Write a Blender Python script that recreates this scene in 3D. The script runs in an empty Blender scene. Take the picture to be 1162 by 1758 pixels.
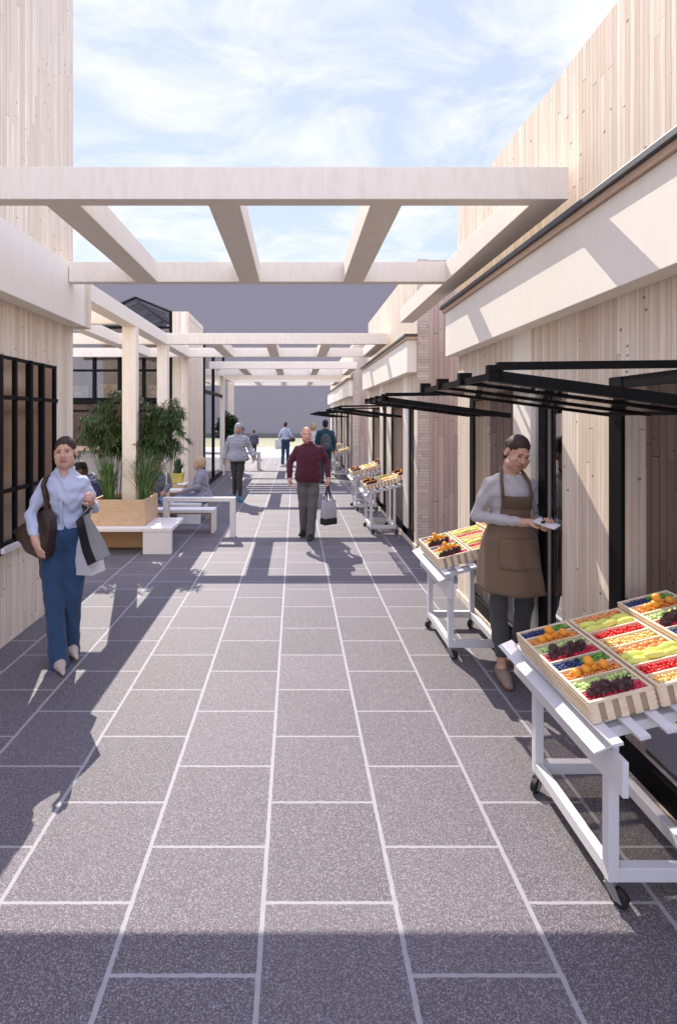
import bpy, bmesh, math, random
import numpy as np
from mathutils import Vector, Matrix, Euler
random.seed(7)
R = math.radians
scene = bpy.context.scene
C = scene.collection
ORG = {}

# ------------------------------------------------------------------ materials
class NT:
    """small node-tree writer"""
    def __init__(s, name):
        s.m = bpy.data.materials.new(name); s.m.use_nodes = True
        s.t = s.m.node_tree; s.n = s.t.nodes; s.l = s.t.links
        s.b = s.n['Principled BSDF']; s.out = s.n['Material Output']
        s.tc = None
    def put(s, sock, v):
        if isinstance(v, bpy.types.NodeSocket): s.l.new(v, sock)
        elif isinstance(v, (tuple, list)) and len(v) == 3 and sock.type == 'RGBA': sock.default_value = (*v, 1)
        else: sock.default_value = v
    def co(s, kind='Object'):
        if s.tc is None: s.tc = s.n.new('ShaderNodeTexCoord')
        return s.tc.outputs[kind]
    def sep(s, v):
        x = s.n.new('ShaderNodeSeparateXYZ'); s.put(x.inputs[0], v); return x.outputs
    def comb(s, x, y, z=0.0):
        c = s.n.new('ShaderNodeCombineXYZ')
        for i, v in enumerate((x, y, z)): s.put(c.inputs[i], v)
        return c.outputs[0]
    def mt(s, op, a, b=0.0, c=0.0, clamp=False):
        m = s.n.new('ShaderNodeMath'); m.operation = op; m.use_clamp = clamp
        for i, v in enumerate((a, b, c)): s.put(m.inputs[i], v)
        return m.outputs[0]
    def noise(s, v, scale, detail=3, rough=.55, dim='3D', dist=0.0):
        n = s.n.new('ShaderNodeTexNoise'); n.noise_dimensions = dim
        if v is not None: s.put(n.inputs['Vector'], v)
        n.inputs['Scale'].default_value = scale; n.inputs['Detail'].default_value = detail
        n.inputs['Roughness'].default_value = rough; n.inputs['Distortion'].default_value = dist
        return n.outputs['Fac']
    def vor(s, v, scale, feat='F1', rnd=1.0):
        n = s.n.new('ShaderNodeTexVoronoi'); n.feature = feat
        s.put(n.inputs['Vector'], v); n.inputs['Scale'].default_value = scale; n.inputs['Randomness'].default_value = rnd
        return n
    def white(s, v, dim='2D'):
        n = s.n.new('ShaderNodeTexWhiteNoise'); n.noise_dimensions = dim
        if dim == '1D': s.put(n.inputs['W'], v)
        else: s.put(n.inputs['Vector'], v)
        return n.outputs['Value']
    def ramp(s, f, stops):
        r = s.n.new('ShaderNodeValToRGB'); s.put(r.inputs[0], f)
        e = r.color_ramp.elements
        while len(e) < len(stops): e.new(.5)
        for i, (p, c) in enumerate(stops):
            e[i].position = p; e[i].color = (*c, 1) if len(c) == 3 else c
        return r.outputs[0]
    def mix(s, f, a, b, mode='MIX'):
        m = s.n.new('ShaderNodeMix'); m.data_type = 'RGBA'; m.blend_type = mode
        s.put(m.inputs[0], f); s.put(m.inputs[6], a); s.put(m.inputs[7], b)
        return m.outputs[2]
    def bump(s, h, strength=.3, dist=.01):
        b = s.n.new('ShaderNodeBump'); b.inputs['Strength'].default_value = strength; b.inputs['Distance'].default_value = dist
        s.put(b.inputs['Height'], h); s.l.new(b.outputs[0], s.b.inputs['Normal'])
    def done(s, col, rough=.6, spec=.4, metal=0.0):
        s.put(s.b.inputs['Base Color'], col); s.put(s.b.inputs['Roughness'], rough)
        s.b.inputs['Specular IOR Level'].default_value = spec; s.b.inputs['Metallic'].default_value = metal
        return s.m

def scl(c, k): return tuple(min(1, v * k) for v in c)

def plain(name, col, rough=.6, var=.12, scale=6.0, bump=.0, bscale=200, metal=0.0, spec=.4):
    t = NT(name); f = t.noise(t.co(), scale, 4)
    c = t.mix(f, scl(col, 1 - var), scl(col, 1 + var))
    if bump: t.bump(t.noise(t.co(), bscale, 2), bump, .004)
    return t.done(c, rough, spec, metal)

def cloth(name, col, var=.16, weave=900, rough=.85):
    t = NT(name); f = t.noise(t.co(), 9, 5, .6); g = t.noise(t.co(), weave, 2)
    c = t.mix(f, scl(col, 1 - var), scl(col, 1 + var))
    c = t.mix(t.mt('MULTIPLY', g, .35), c, scl(col, .6))
    t.bump(t.mt('ADD', t.mt('MULTIPLY', f, 2.0), g), .25, .01)
    t.b.inputs['Sheen Weight'].default_value = .15
    return t.done(c, rough, .2)

def boards(name, light, dark, w=.036, L=3.2, gap=.8, knots=True, axis='v', jitter=.5, gapcol=(.20, .135, .09)):
    """spruce boarding: boards stand upright ('v') or lie flat ('h')"""
    t = NT(name); x, y, z = t.sep(t.co())
    u = t.mt('ADD', x, y); v = z
    if axis == 'h': u, v = v, u
    wob = t.noise(t.comb(u, 0.0, 0.0), 9, 1)
    uu = t.mt('DIVIDE', t.mt('ADD', u, t.mt('MULTIPLY', wob, w * jitter)), w)
    row = t.mt('FLOOR', uu); fu = t.mt('FRACT', uu)
    r1 = t.white(row, '1D')
    vv = t.mt('ADD', t.mt('DIVIDE', v, L), t.mt('MULTIPLY', r1, 7.3))
    bid = t.mt('FLOOR', vv); fv = t.mt('FRACT', vv)
    r2 = t.white(t.comb(row, bid))
    grain = t.noise(t.comb(t.mt('MULTIPLY', u, 60.0), t.mt('ADD', t.mt('MULTIPLY', v, 2.2), t.mt('MULTIPLY', r2, 31.0)), r2), 1.0, 4, .6)
    col = t.mix(r2, light, dark)
    col = t.mix(t.mt('MULTIPLY', t.mt('SUBTRACT', grain, .38, clamp=True), 1.3, clamp=True), col, scl(dark, .62))
    big = t.noise(t.comb(u, t.mt('MULTIPLY', v, .4), 0.0), 1.3, 2)
    col = t.mix(t.mt('MULTIPLY', big, .25), col, scl(dark, .8))
    if knots:
        kx = t.vor(t.comb(t.mt('MULTIPLY', u, 9.0), t.mt('MULTIPLY', v, 11.0), 0.0), 1.0)
        kd = kx.outputs['Distance']
        km = t.mt('MULTIPLY', t.mt('LESS_THAN', kd, .10), t.mt('GREATER_THAN', t.white(kx.outputs['Position'], '3D'), .45))
        col = t.mix(t.mt('MULTIPLY', km, .8), col, scl(dark, .30))
    eu = t.mt('MINIMUM', fu, t.mt('SUBTRACT', 1.0, fu)); ev = t.mt('MINIMUM', fv, t.mt('SUBTRACT', 1.0, fv))
    line = t.mt('MAXIMUM', t.mt('LESS_THAN', eu, .035), t.mt('LESS_THAN', t.mt('MULTIPLY', ev, L), .003))
    strong = t.mt('MULTIPLY', line, t.mt('MULTIPLY', t.mt('ADD', .25, t.white(t.mt('ADD', row, .5), '1D')), gap), clamp=True)
    col = t.mix(strong, col, gapcol)
    t.bump(t.mt('SUBTRACT', t.mt('MULTIPLY', grain, .3), line), .35, .004)
    return t.done(col, .85, .08)

def glulam(name, light, dark, sc=(1, 1, 1), amount=.5):
    t = NT(name)
    mp = t.n.new('ShaderNodeMapping'); mp.inputs['Scale'].default_value = sc; t.l.new(t.co(), mp.inputs[0])
    f = t.noise(mp.outputs[0], 7, 5, .62, dist=1.2)
    g = t.noise(mp.outputs[0], 60, 3, .6)
    k = t.mt('MULTIPLY', t.mt('SUBTRACT', f, .42, clamp=True), 3.2, clamp=True)
    col = t.mix(t.mt('MULTIPLY', k, amount), light, dark)
    col = t.mix(t.mt('MULTIPLY', g, .2), col, scl(dark, .85))
    t.bump(g, .15, .003)
    return t.done(col, .7, .2)

def leafmat(name, a, b):
    t = NT(name)
    f = t.noise(t.co(), 5.5, 3); g = t.noise(t.co(), 60, 2)
    c = t.mix(t.mt('MULTIPLY', t.mt('SUBTRACT', f, .3, clamp=True), 2.2, clamp=True), a, b)
    c = t.mix(t.mt('MULTIPLY', g, .5), c, scl(b, 1.5))
    t.b.inputs['Transmission Weight'].default_value = 0
    t.b.inputs['Subsurface Weight'].default_value = 0
    return t.done(c, .45, .4)

def glass(name, tint, refl=1.0, alpha=.0):
    t = NT(name); n, l = t.n, t.l
    tr = n.new('ShaderNodeBsdfTransparent'); tr.inputs[0].default_value = (*tint, 1)
    gl = n.new('ShaderNodeBsdfGlossy'); gl.inputs['Roughness'].default_value = alpha or .03; gl.inputs[0].default_value = (.95, .95, .95, 1) if not alpha else (.80, .66, .55, 1)
    fr = n.new('ShaderNodeFresnel'); fr.inputs[0].default_value = 1.5
    mx = n.new('ShaderNodeMixShader')
    l.new(t.mt('MULTIPLY', fr.outputs[0], refl, clamp=True), mx.inputs[0])
    l.new(tr.outputs[0], mx.inputs[1]); l.new(gl.outputs[0], mx.inputs[2]); l.new(mx.outputs[0], t.out.inputs[0])
    return t.m

WOOD_L, WOOD_D = (.90, .81, .685), (.71, .585, .455)
M = {}
M['boards'] = boards('spruce_boarding', WOOD_L, WOOD_D)
M['boards_left'] = boards('spruce_boarding_tall', (.90, .81, .685), (.735, .61, .475), w=.042, L=2.4, gap=.75)
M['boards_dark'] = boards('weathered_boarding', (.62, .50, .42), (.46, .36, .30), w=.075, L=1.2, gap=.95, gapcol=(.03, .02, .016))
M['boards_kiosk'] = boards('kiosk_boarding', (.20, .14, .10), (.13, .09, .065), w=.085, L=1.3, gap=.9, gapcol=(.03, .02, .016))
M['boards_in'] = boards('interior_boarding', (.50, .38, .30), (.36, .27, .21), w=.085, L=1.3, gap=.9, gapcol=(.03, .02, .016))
M['laths'] = boards('stacked_lath_quoin', (.70, .60, .52), (.55, .46, .395), w=.042, L=.5, gap=1.0, knots=False, axis='h', jitter=.2, gapcol=(.07, .05, .04))
M['beam'] = glulam('pale_glulam', (.87, .80, .69), (.73, .62, .50), (2.2, 2.2, .5))
M['fascia'] = glulam('whitened_fascia_board', (.89, .835, .735), (.79, .71, .60), (3, 3, .35), .35)
M['trim'] = glulam('cut_edge_timber', (.62, .46, .34), (.47, .33, .24), (1, 1, 4))
M['furn'] = glulam('limed_bench_timber', (.80, .77, .74), (.66, .61, .57), (2.5, 2.5, .6), .5)
M['oak'] = glulam('oiled_planter_timber', (.62, .45, .29), (.47, .32, .19), (.8, .8, 3), .8)
M['brown'] = glulam('raw_brown_timber', (.36, .22, .11), (.26, .15, .07), (1, 1, 3))
M['black'] = plain('black_window_steel', (.005, .005, .005), .5, .3, spec=.12)
M['roofcap'] = plain('dark_zinc_cap', (.085, .085, .09), .45, .3, 12, .2)
M['white'] = plain('white_lacquered_steel', (.66, .655, .68), .35, .05, 3)
M['crate'] = glulam('crate_pine', (.84, .70, .52), (.68, .52, .35), (1.5, 1.5, 5), .8)
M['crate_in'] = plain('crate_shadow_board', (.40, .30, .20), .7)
M['concrete'] = plain('shop_floor_screed', (.36, .34, .32), .7, .15, 3)
M['greywall'] = plain('grey_violet_render', (.185, .170, .188), .8, .03, .15)
M['darkplinth'] = plain('dark_base_render', (.10, .10, .095), .8)
M['rubber'] = plain('black_rubber', (.015, .015, .015), .55)
M['steel'] = plain('caster_steel', (.33, .33, .34), .35, .1, 8, metal=.6)
M['soil'] = plain('planter_soil', (.055, .04, .028), .95, .4, 40, .8, 80)
M['glass'] = glass('clear_shop_glass', (.84, .84, .84), 1.25)
M['glass_side'] = glass('side_light_glass', (.80, .79, .78), 5.0)
M['glass_win'] = glass('dim_window_glass', (.62, .60, .58), 2.2)
M['glass_hall'] = glass('hall_window_glass', (.55, .50, .46), 4.0, .12)
M['glass_aw'] = glass('bronze_awning_glass', (.86, .83, .80), .6)
M['glass_roof'] = glass('roof_glass', (.86, .89, .92), .8)
M['bamboo'] = leafmat('bamboo_leaf', (.016, .036, .011), (.075, .125, .036))
M['blade'] = leafmat('broad_grass_leaf', (.035, .080, .022), (.13, .22, .065))
M['stem'] = plain('bamboo_stem', (.20, .15, .075), .6, .25, 20)
M['shrub'] = leafmat('glossy_shrub_leaf', (.010, .028, .010), (.035, .075, .025))
M['yellowpot'] = plain('yellow_glazed_pot', (.52, .42, .09), .5)
M['leather'] = plain('dark_brown_leather', (.055, .030, .018), .42, .25, 14, .25, 120)

# paving -------------------------------------------------------------
def paving():
    t = NT('speckled_square_paving'); x, y, z = t.sep(t.co())
    wob = t.noise(t.co(), 22, 3)
    wy = t.noise(t.comb(y, x, 3.0), 22, 3)
    X = t.mt('ADD', t.mt('ADD', x, .125), t.mt('MULTIPLY', t.mt('SUBTRACT', wob, .5), .008))
    Y = t.mt('ADD', t.mt('SUBTRACT', y, 1.716), t.mt('MULTIPLY', t.mt('SUBTRACT', wy, .5), .008))
    W = .515
    u = t.mt('DIVIDE', X, W); row = t.mt('FLOOR', u); fu = t.mt('FRACT', u)
    odd = t.mt('FLOORED_MODULO', row, 2.0)
    v = t.mt('ADD', t.mt('DIVIDE', Y, W), t.mt('MULTIPLY', t.mt('SUBTRACT', 1.0, odd), .5))
    fv = t.mt('FRACT', v); col_id = t.mt('FLOOR', v)
    eu = t.mt('MULTIPLY', t.mt('MINIMUM', fu, t.mt('SUBTRACT', 1.0, fu)), W)
    ev = t.mt('MULTIPLY', t.mt('MINIMUM', fv, t.mt('SUBTRACT', 1.0, fv)), W)
    joint = t.mt('MAXIMUM', t.mt('LESS_THAN', eu, .0092), t.mt('LESS_THAN', ev, .0062))
    rnd = t.white(t.comb(row, col_id))
    base = t.mix(rnd, (.092, .081, .087), (.126, .112, .120))
    sp = t.noise(t.co(), 150, 4, .85)
    base = t.mix(t.mt('MULTIPLY', t.mt('SUBTRACT', sp, .545, clamp=True), 7.0, clamp=True), base, (.47, .45, .46))
    base = t.mix(t.mt('MULTIPLY', t.mt('SUBTRACT', .47, sp, clamp=True), 7.0, clamp=True), base, (.045, .042, .046))
    gv = t.vor(t.comb(x, y, 0.0), 230.0); gr = t.sep(gv.outputs['Color'])[0]
    base = t.mix(t.mt('MULTIPLY', t.mt('GREATER_THAN', gr, .82), .36), base, (.40, .372, .385))
    base = t.mix(t.mt('MULTIPLY', t.mt('LESS_THAN', gr, .22), .45), base, (.038, .034, .038))
    big = t.noise(t.co(), .9, 4)
    base = t.mix(t.mt('MULTIPLY', t.mt('SUBTRACT', big, .45, clamp=True), .9, clamp=True), base, (.098, .09, .096))
    col = t.mix(joint, base, t.mix(t.noise(t.co(), 30, 3), (.26, .252, .258), (.36, .35, .355)))
    t.bump(t.mt('ADD', t.mt('MULTIPLY', sp, .5), t.mt('MULTIPLY', joint, -1.0)), .35, .006)
    return t.done(col, .66, .42)
M['paving'] = paving()
M['pale'] = plain('pale_concrete_apron', (.40, .40, .42), .9, .05, 1, spec=.1)
M['lawn'] = plain('lightened_lawn', (.72, .64, .33), .9, .2, 2, .5, 60)  # grass colour lightened to stand in for sun lost in the block's shadow
M['earth'] = plain('far_ground', (.24, .23, .20), .95, .2, .5)

# ------------------------------------------------------------------ mesh helpers
def org(p): return ORG.get(p.name, Vector((0, 0, 0))) if p else Vector((0, 0, 0))
def tag(o, label=None, cat=None, group=None, kind=None):
    if label: o['label'] = label
    if cat: o['category'] = cat
    if group: o['group'] = group
    if kind: o['kind'] = kind
    return o
def empty(name, loc, label, cat, group=None):
    o = bpy.data.objects.new(name, None); C.objects.link(o); o.location = loc
    o.empty_display_size = .1
    ORG[o.name] = Vector(loc); return tag(o, label, cat, group)
def link(name, me, mat, parent=None):
    o = bpy.data.objects.new(name, me); C.objects.link(o)
    if mat is not None:
        for m in (mat if isinstance(mat, (list, tuple)) else [mat]): me.materials.append(m)
    if parent: o.parent = parent; ORG[o.name] = org(parent)
    return o

class MB:
    def __init__(s): s.bm = bmesh.new(); s.mi = 0
    def _f(s, vs, q):
        for f in q:
            try:
                fc = s.bm.faces.new([vs[i] for i in f]); fc.material_index = s.mi
            except ValueError: pass
    def hexa(s, p):
        vs = [s.bm.verts.new(q) for q in p]
        s._f(vs, ((0, 3, 2, 1), (4, 5, 6, 7), (0, 1, 5, 4), (1, 2, 6, 5), (2, 3, 7, 6), (3, 0, 4, 7))); return s
    def box(s, x0, x1, y0, y1, z0, z1):
        return s.hexa([(x0, y0, z0), (x1, y0, z0), (x1, y1, z0), (x0, y1, z0), (x0, y0, z1), (x1, y0, z1), (x1, y1, z1), (x0, y1, z1)])
    def obox(s, c, size, rot):
        c = Vector(c); h = Vector(size) / 2
        q = [(-1, -1, -1), (1, -1, -1), (1, 1, -1), (-1, 1, -1), (-1, -1, 1), (1, -1, 1), (1, 1, 1), (-1, 1, 1)]
        return s.hexa([c + rot @ Vector((a * h.x, b * h.y, d * h.z)) for a, b, d in q])
    def bar(s, p, q, w, h, up=(0, 0, 1)):
        p, q = Vector(p), Vector(q); d = (q - p).normalized(); u = Vector(up)
        if abs(d.dot(u)) > .99: u = Vector((0, 1, 0))
        r = d.cross(u).normalized(); u = r.cross(d)
        a, b = r * w / 2, u * h / 2
        return s.hexa([p - a - b, p + a - b, q + a - b, q - a - b, p - a + b, p + a + b, q + a + b, q - a + b])
    def prism(s, pts, d):
        d = Vector(d); n = len(pts)
        a = [s.bm.verts.new(p) for p in pts]; b = [s.bm.verts.new(Vector(p) + d) for p in pts]
        s._f(a, [tuple(reversed(range(n)))]); s._f(b, [tuple(range(n))])
        for i in range(n): s._f([a[i], a[(i + 1) % n], b[(i + 1) % n], b[i]], [(0, 1, 2, 3)])
        return s
    def tube(s, pts, rad, seg=8, caps=True):
        pts = [Vector(p) for p in pts]; n = len(pts)
        if not isinstance(rad, (list, tuple)): rad = [rad] * n
        rings = []; ref = Vector((0, 0, 1))
        for i, p in enumerate(pts):
            d = (pts[min(i + 1, n - 1)] - pts[max(i - 1, 0)]).normalized()
            if abs(d.dot(ref)) > .95: ref = Vector((1, 0, 0)) if abs(d.x) < .9 else Vector((0, 1, 0))
            r = d.cross(ref).normalized(); u = r.cross(d)
            rings.append([s.bm.verts.new(p + (r * math.cos(6.2832 * k / seg) + u * math.sin(6.2832 * k / seg)) * rad[i]) for k in range(seg)])
        for a, b in zip(rings, rings[1:]):
            for k in range(seg): s._f([a[k], a[(k + 1) % seg], b[(k + 1) % seg], b[k]], [(0, 1, 2, 3)])
        if caps:
            s._f(rings[0], [tuple(reversed(range(seg)))]); s._f(rings[-1], [tuple(range(seg))])
        return s
    def ball(s, c, r, sub=1, rot=None, noise=0.0):
        t = bmesh.new(); bmesh.ops.create_icosphere(t, subdivisions=sub, radius=1.0)
        c = Vector(c); r = r if isinstance(r, (tuple, list)) else (r, r, r)
        mp = {}
        for v in t.verts:
            k = 1 + random.uniform(-noise, noise)
            q = Vector((v.co.x * r[0], v.co.y * r[1], v.co.z * r[2])) * k
            if rot is not None: q = rot @ q
            mp[v] = s.bm.verts.new(c + q)
        for f in t.faces: s._f([mp[v] for v in f.verts], [(0, 1, 2)])
        t.free(); return s
    def quad(s, a, b, c, d):
        s._f([s.bm.verts.new(p) for p in (a, b, c, d)], [(0, 1, 2, 3)]); return s
    def mesh(s, name, off=Vector((0, 0, 0)), smooth=False, recalc=True):
        if recalc: bmesh.ops.recalc_face_normals(s.bm, faces=s.bm.faces)
        if off.length: bmesh.ops.translate(s.bm, verts=s.bm.verts, vec=-off)
        me = bpy.data.meshes.new(name); s.bm.to_mesh(me); s.bm.free()
        if smooth: me.polygons.foreach_set('use_smooth', [True] * len(me.polygons))
        return me
    def build(s, name, mat, parent=None, bevel=0.0, smooth=False, recalc=True):
        o = link(name, s.mesh(name, org(parent), smooth, recalc), mat, parent)
        if bevel:
            b = o.modifiers.new('bevel', 'BEVEL'); b.width = bevel; b.segments = 2; b.limit_method = 'ANGLE'; b.angle_limit = R(40)
        return o

def copy_tree(o, parent=None):
    c = o.copy(); C.objects.link(c)
    if parent: c.parent = parent
    for ch in o.children: copy_tree(ch, c)
    return c

# ------------------------------------------------------------------ world, sun, camera
SUNV = Vector((-.30, .99, 1.0)).normalized()          # towards the sun
elev = math.asin(SUNV.z); azim = math.atan2(SUNV.x, SUNV.y)
w = bpy.data.worlds.new('World'); scene.world = w; w.use_nodes = True
wn, wl = w.node_tree.nodes, w.node_tree.links
bg = wn['Background']; bg.inputs[1].default_value = .15
sky = wn.new('ShaderNodeTexSky'); sky.sky_type = 'NISHITA'; sky.sun_disc = False
sky.sun_elevation = elev; sky.sun_rotation = azim; sky.air_density = 1.0; sky.dust_density = .1; sky.ozone_density = 2.0; sky.altitude = 100
def wnode(t): return wn.new(t)
tc = wnode('ShaderNodeTexCoord'); sp = wnode('ShaderNodeSeparateXYZ'); wl.new(tc.outputs['Generated'], sp.inputs[0])
def wm(op, a, b=0.0, clamp=False):
    m = wnode('ShaderNodeMath'); m.operation = op; m.use_clamp = clamp
    for i, v in enumerate((a, b)):
        if isinstance(v, bpy.types.NodeSocket): wl.new(v, m.inputs[i])
        else: m.inputs[i].default_value = v
    return m.outputs[0]
zz = wm('ADD', wm('MAXIMUM', sp.outputs[2], 0.0), .18)
cb = wnode('ShaderNodeCombineXYZ'); wl.new(wm('DIVIDE', sp.outputs[0], zz), cb.inputs[0])
wl.new(wm('MULTIPLY', wm('DIVIDE', sp.outputs[1], zz), 1.5), cb.inputs[1])
nz = wnode('ShaderNodeTexNoise'); wl.new(cb.outputs[0], nz.inputs['Vector'])
nz.inputs['Scale'].default_value = 2.3; nz.inputs['Detail'].default_value = 12; nz.inputs['Roughness'].default_value = .66; nz.inputs['Distortion'].default_value = .55
rp = wnode('ShaderNodeValToRGB'); wl.new(nz.outputs['Fac'], rp.inputs[0])
rp.color_ramp.elements[0].position = .42; rp.color_ramp.elements[0].color = (0, 0, 0, 1)
rp.color_ramp.elements[1].position = .64; rp.color_ramp.elements[1].color = (1, 1, 1, 1)
mxs = wnode('ShaderNodeMix'); mxs.data_type = 'RGBA'
wl.new(wm('MULTIPLY', rp.outputs[0], .92), mxs.inputs[0]); veil = wnode('ShaderNodeMix'); veil.data_type = 'RGBA'; veil.inputs[0].default_value = .86      # thin high haze over the clear sky
wl.new(sky.outputs[0], veil.inputs[6]); veil.inputs[7].default_value = (1.90, 2.06, 2.78, 1); wl.new(veil.outputs[2], mxs.inputs[6])
mxs.inputs[7].default_value = (2.92, 2.97, 3.1, 1)
# added fill: unseen sky behind the camera brightened to light camera-facing surfaces
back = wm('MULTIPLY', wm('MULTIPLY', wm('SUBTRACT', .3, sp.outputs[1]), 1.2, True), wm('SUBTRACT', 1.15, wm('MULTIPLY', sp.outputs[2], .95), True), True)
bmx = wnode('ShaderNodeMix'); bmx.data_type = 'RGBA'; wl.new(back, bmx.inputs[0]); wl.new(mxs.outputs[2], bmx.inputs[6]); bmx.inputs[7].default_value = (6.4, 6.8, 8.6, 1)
zen = wm('MULTIPLY', wm('SUBTRACT', sp.outputs[2], .66), 3.5, True)          # unseen zenith made brighter and bluer, added fill that tints the shade
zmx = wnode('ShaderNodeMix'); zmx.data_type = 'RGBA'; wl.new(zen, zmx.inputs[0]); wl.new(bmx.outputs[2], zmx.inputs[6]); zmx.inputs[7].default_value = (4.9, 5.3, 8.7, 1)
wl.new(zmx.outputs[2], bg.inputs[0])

sun = bpy.data.lights.new('sun', 'SUN'); sun.energy = 2.85; sun.angle = R(.25); sun.color = (1.0, .925, .83)
so = bpy.data.objects.new('sun', sun); C.objects.link(so)
so.rotation_euler = SUNV.to_track_quat('Z', 'Y').to_euler(); so.location = (0, 0, 30)

cam = bpy.data.cameras.new('camera'); co = bpy.data.objects.new('camera', cam); C.objects.link(co)
co.location = (0, 0, 1.9); co.rotation_euler = (R(90), 0, 0)
cam.sensor_width = 36; cam.lens = 865 / 1758 * 36; cam.shift_x = (581 - 507) / 1758; cam.shift_y = -162 / 1758
cam.clip_start = .05; cam.clip_end = 600
scene.camera = co
scene.view_settings.view_transform = 'Standard'; scene.view_settings.look = 'None'
scene.view_settings.exposure = 1.26; scene.view_settings.gamma = 1; scene.view_settings.use_curve_mapping = False
scene.render.engine = 'CYCLES'
scene.cycles.max_bounces = 8; scene.cycles.diffuse_bounces = 7; scene.cycles.transparent_max_bounces = 12
scene.cycles.use_denoising = True

# ------------------------------------------------------------------ ground
def sheet(name, x0, x1, y0, y1, z, mat, label):
    o = MB().quad((x0, y0, z), (x1, y0, z), (x1, y1, z), (x0, y1, z)).build(name, mat)
    return tag(o, label, 'ground', kind='structure')
sheet('ground', -300, 300, -200, 400, -.012, M['earth'], 'bare level ground reaching the horizon')
sheet('paving', -9, 9, -6, 24, 0, M['paving'], 'grey speckled square paving slabs with pale joints')
sheet('concrete_apron', -30, 30, 24, 31.5, -.004, M['pale'], 'bright pale concrete strip beyond the paving')
o = sheet('lawn', -40, 40, 31.5, 47, -.004, M['lawn'], 'yellow green grass in front of the grey block')
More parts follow.
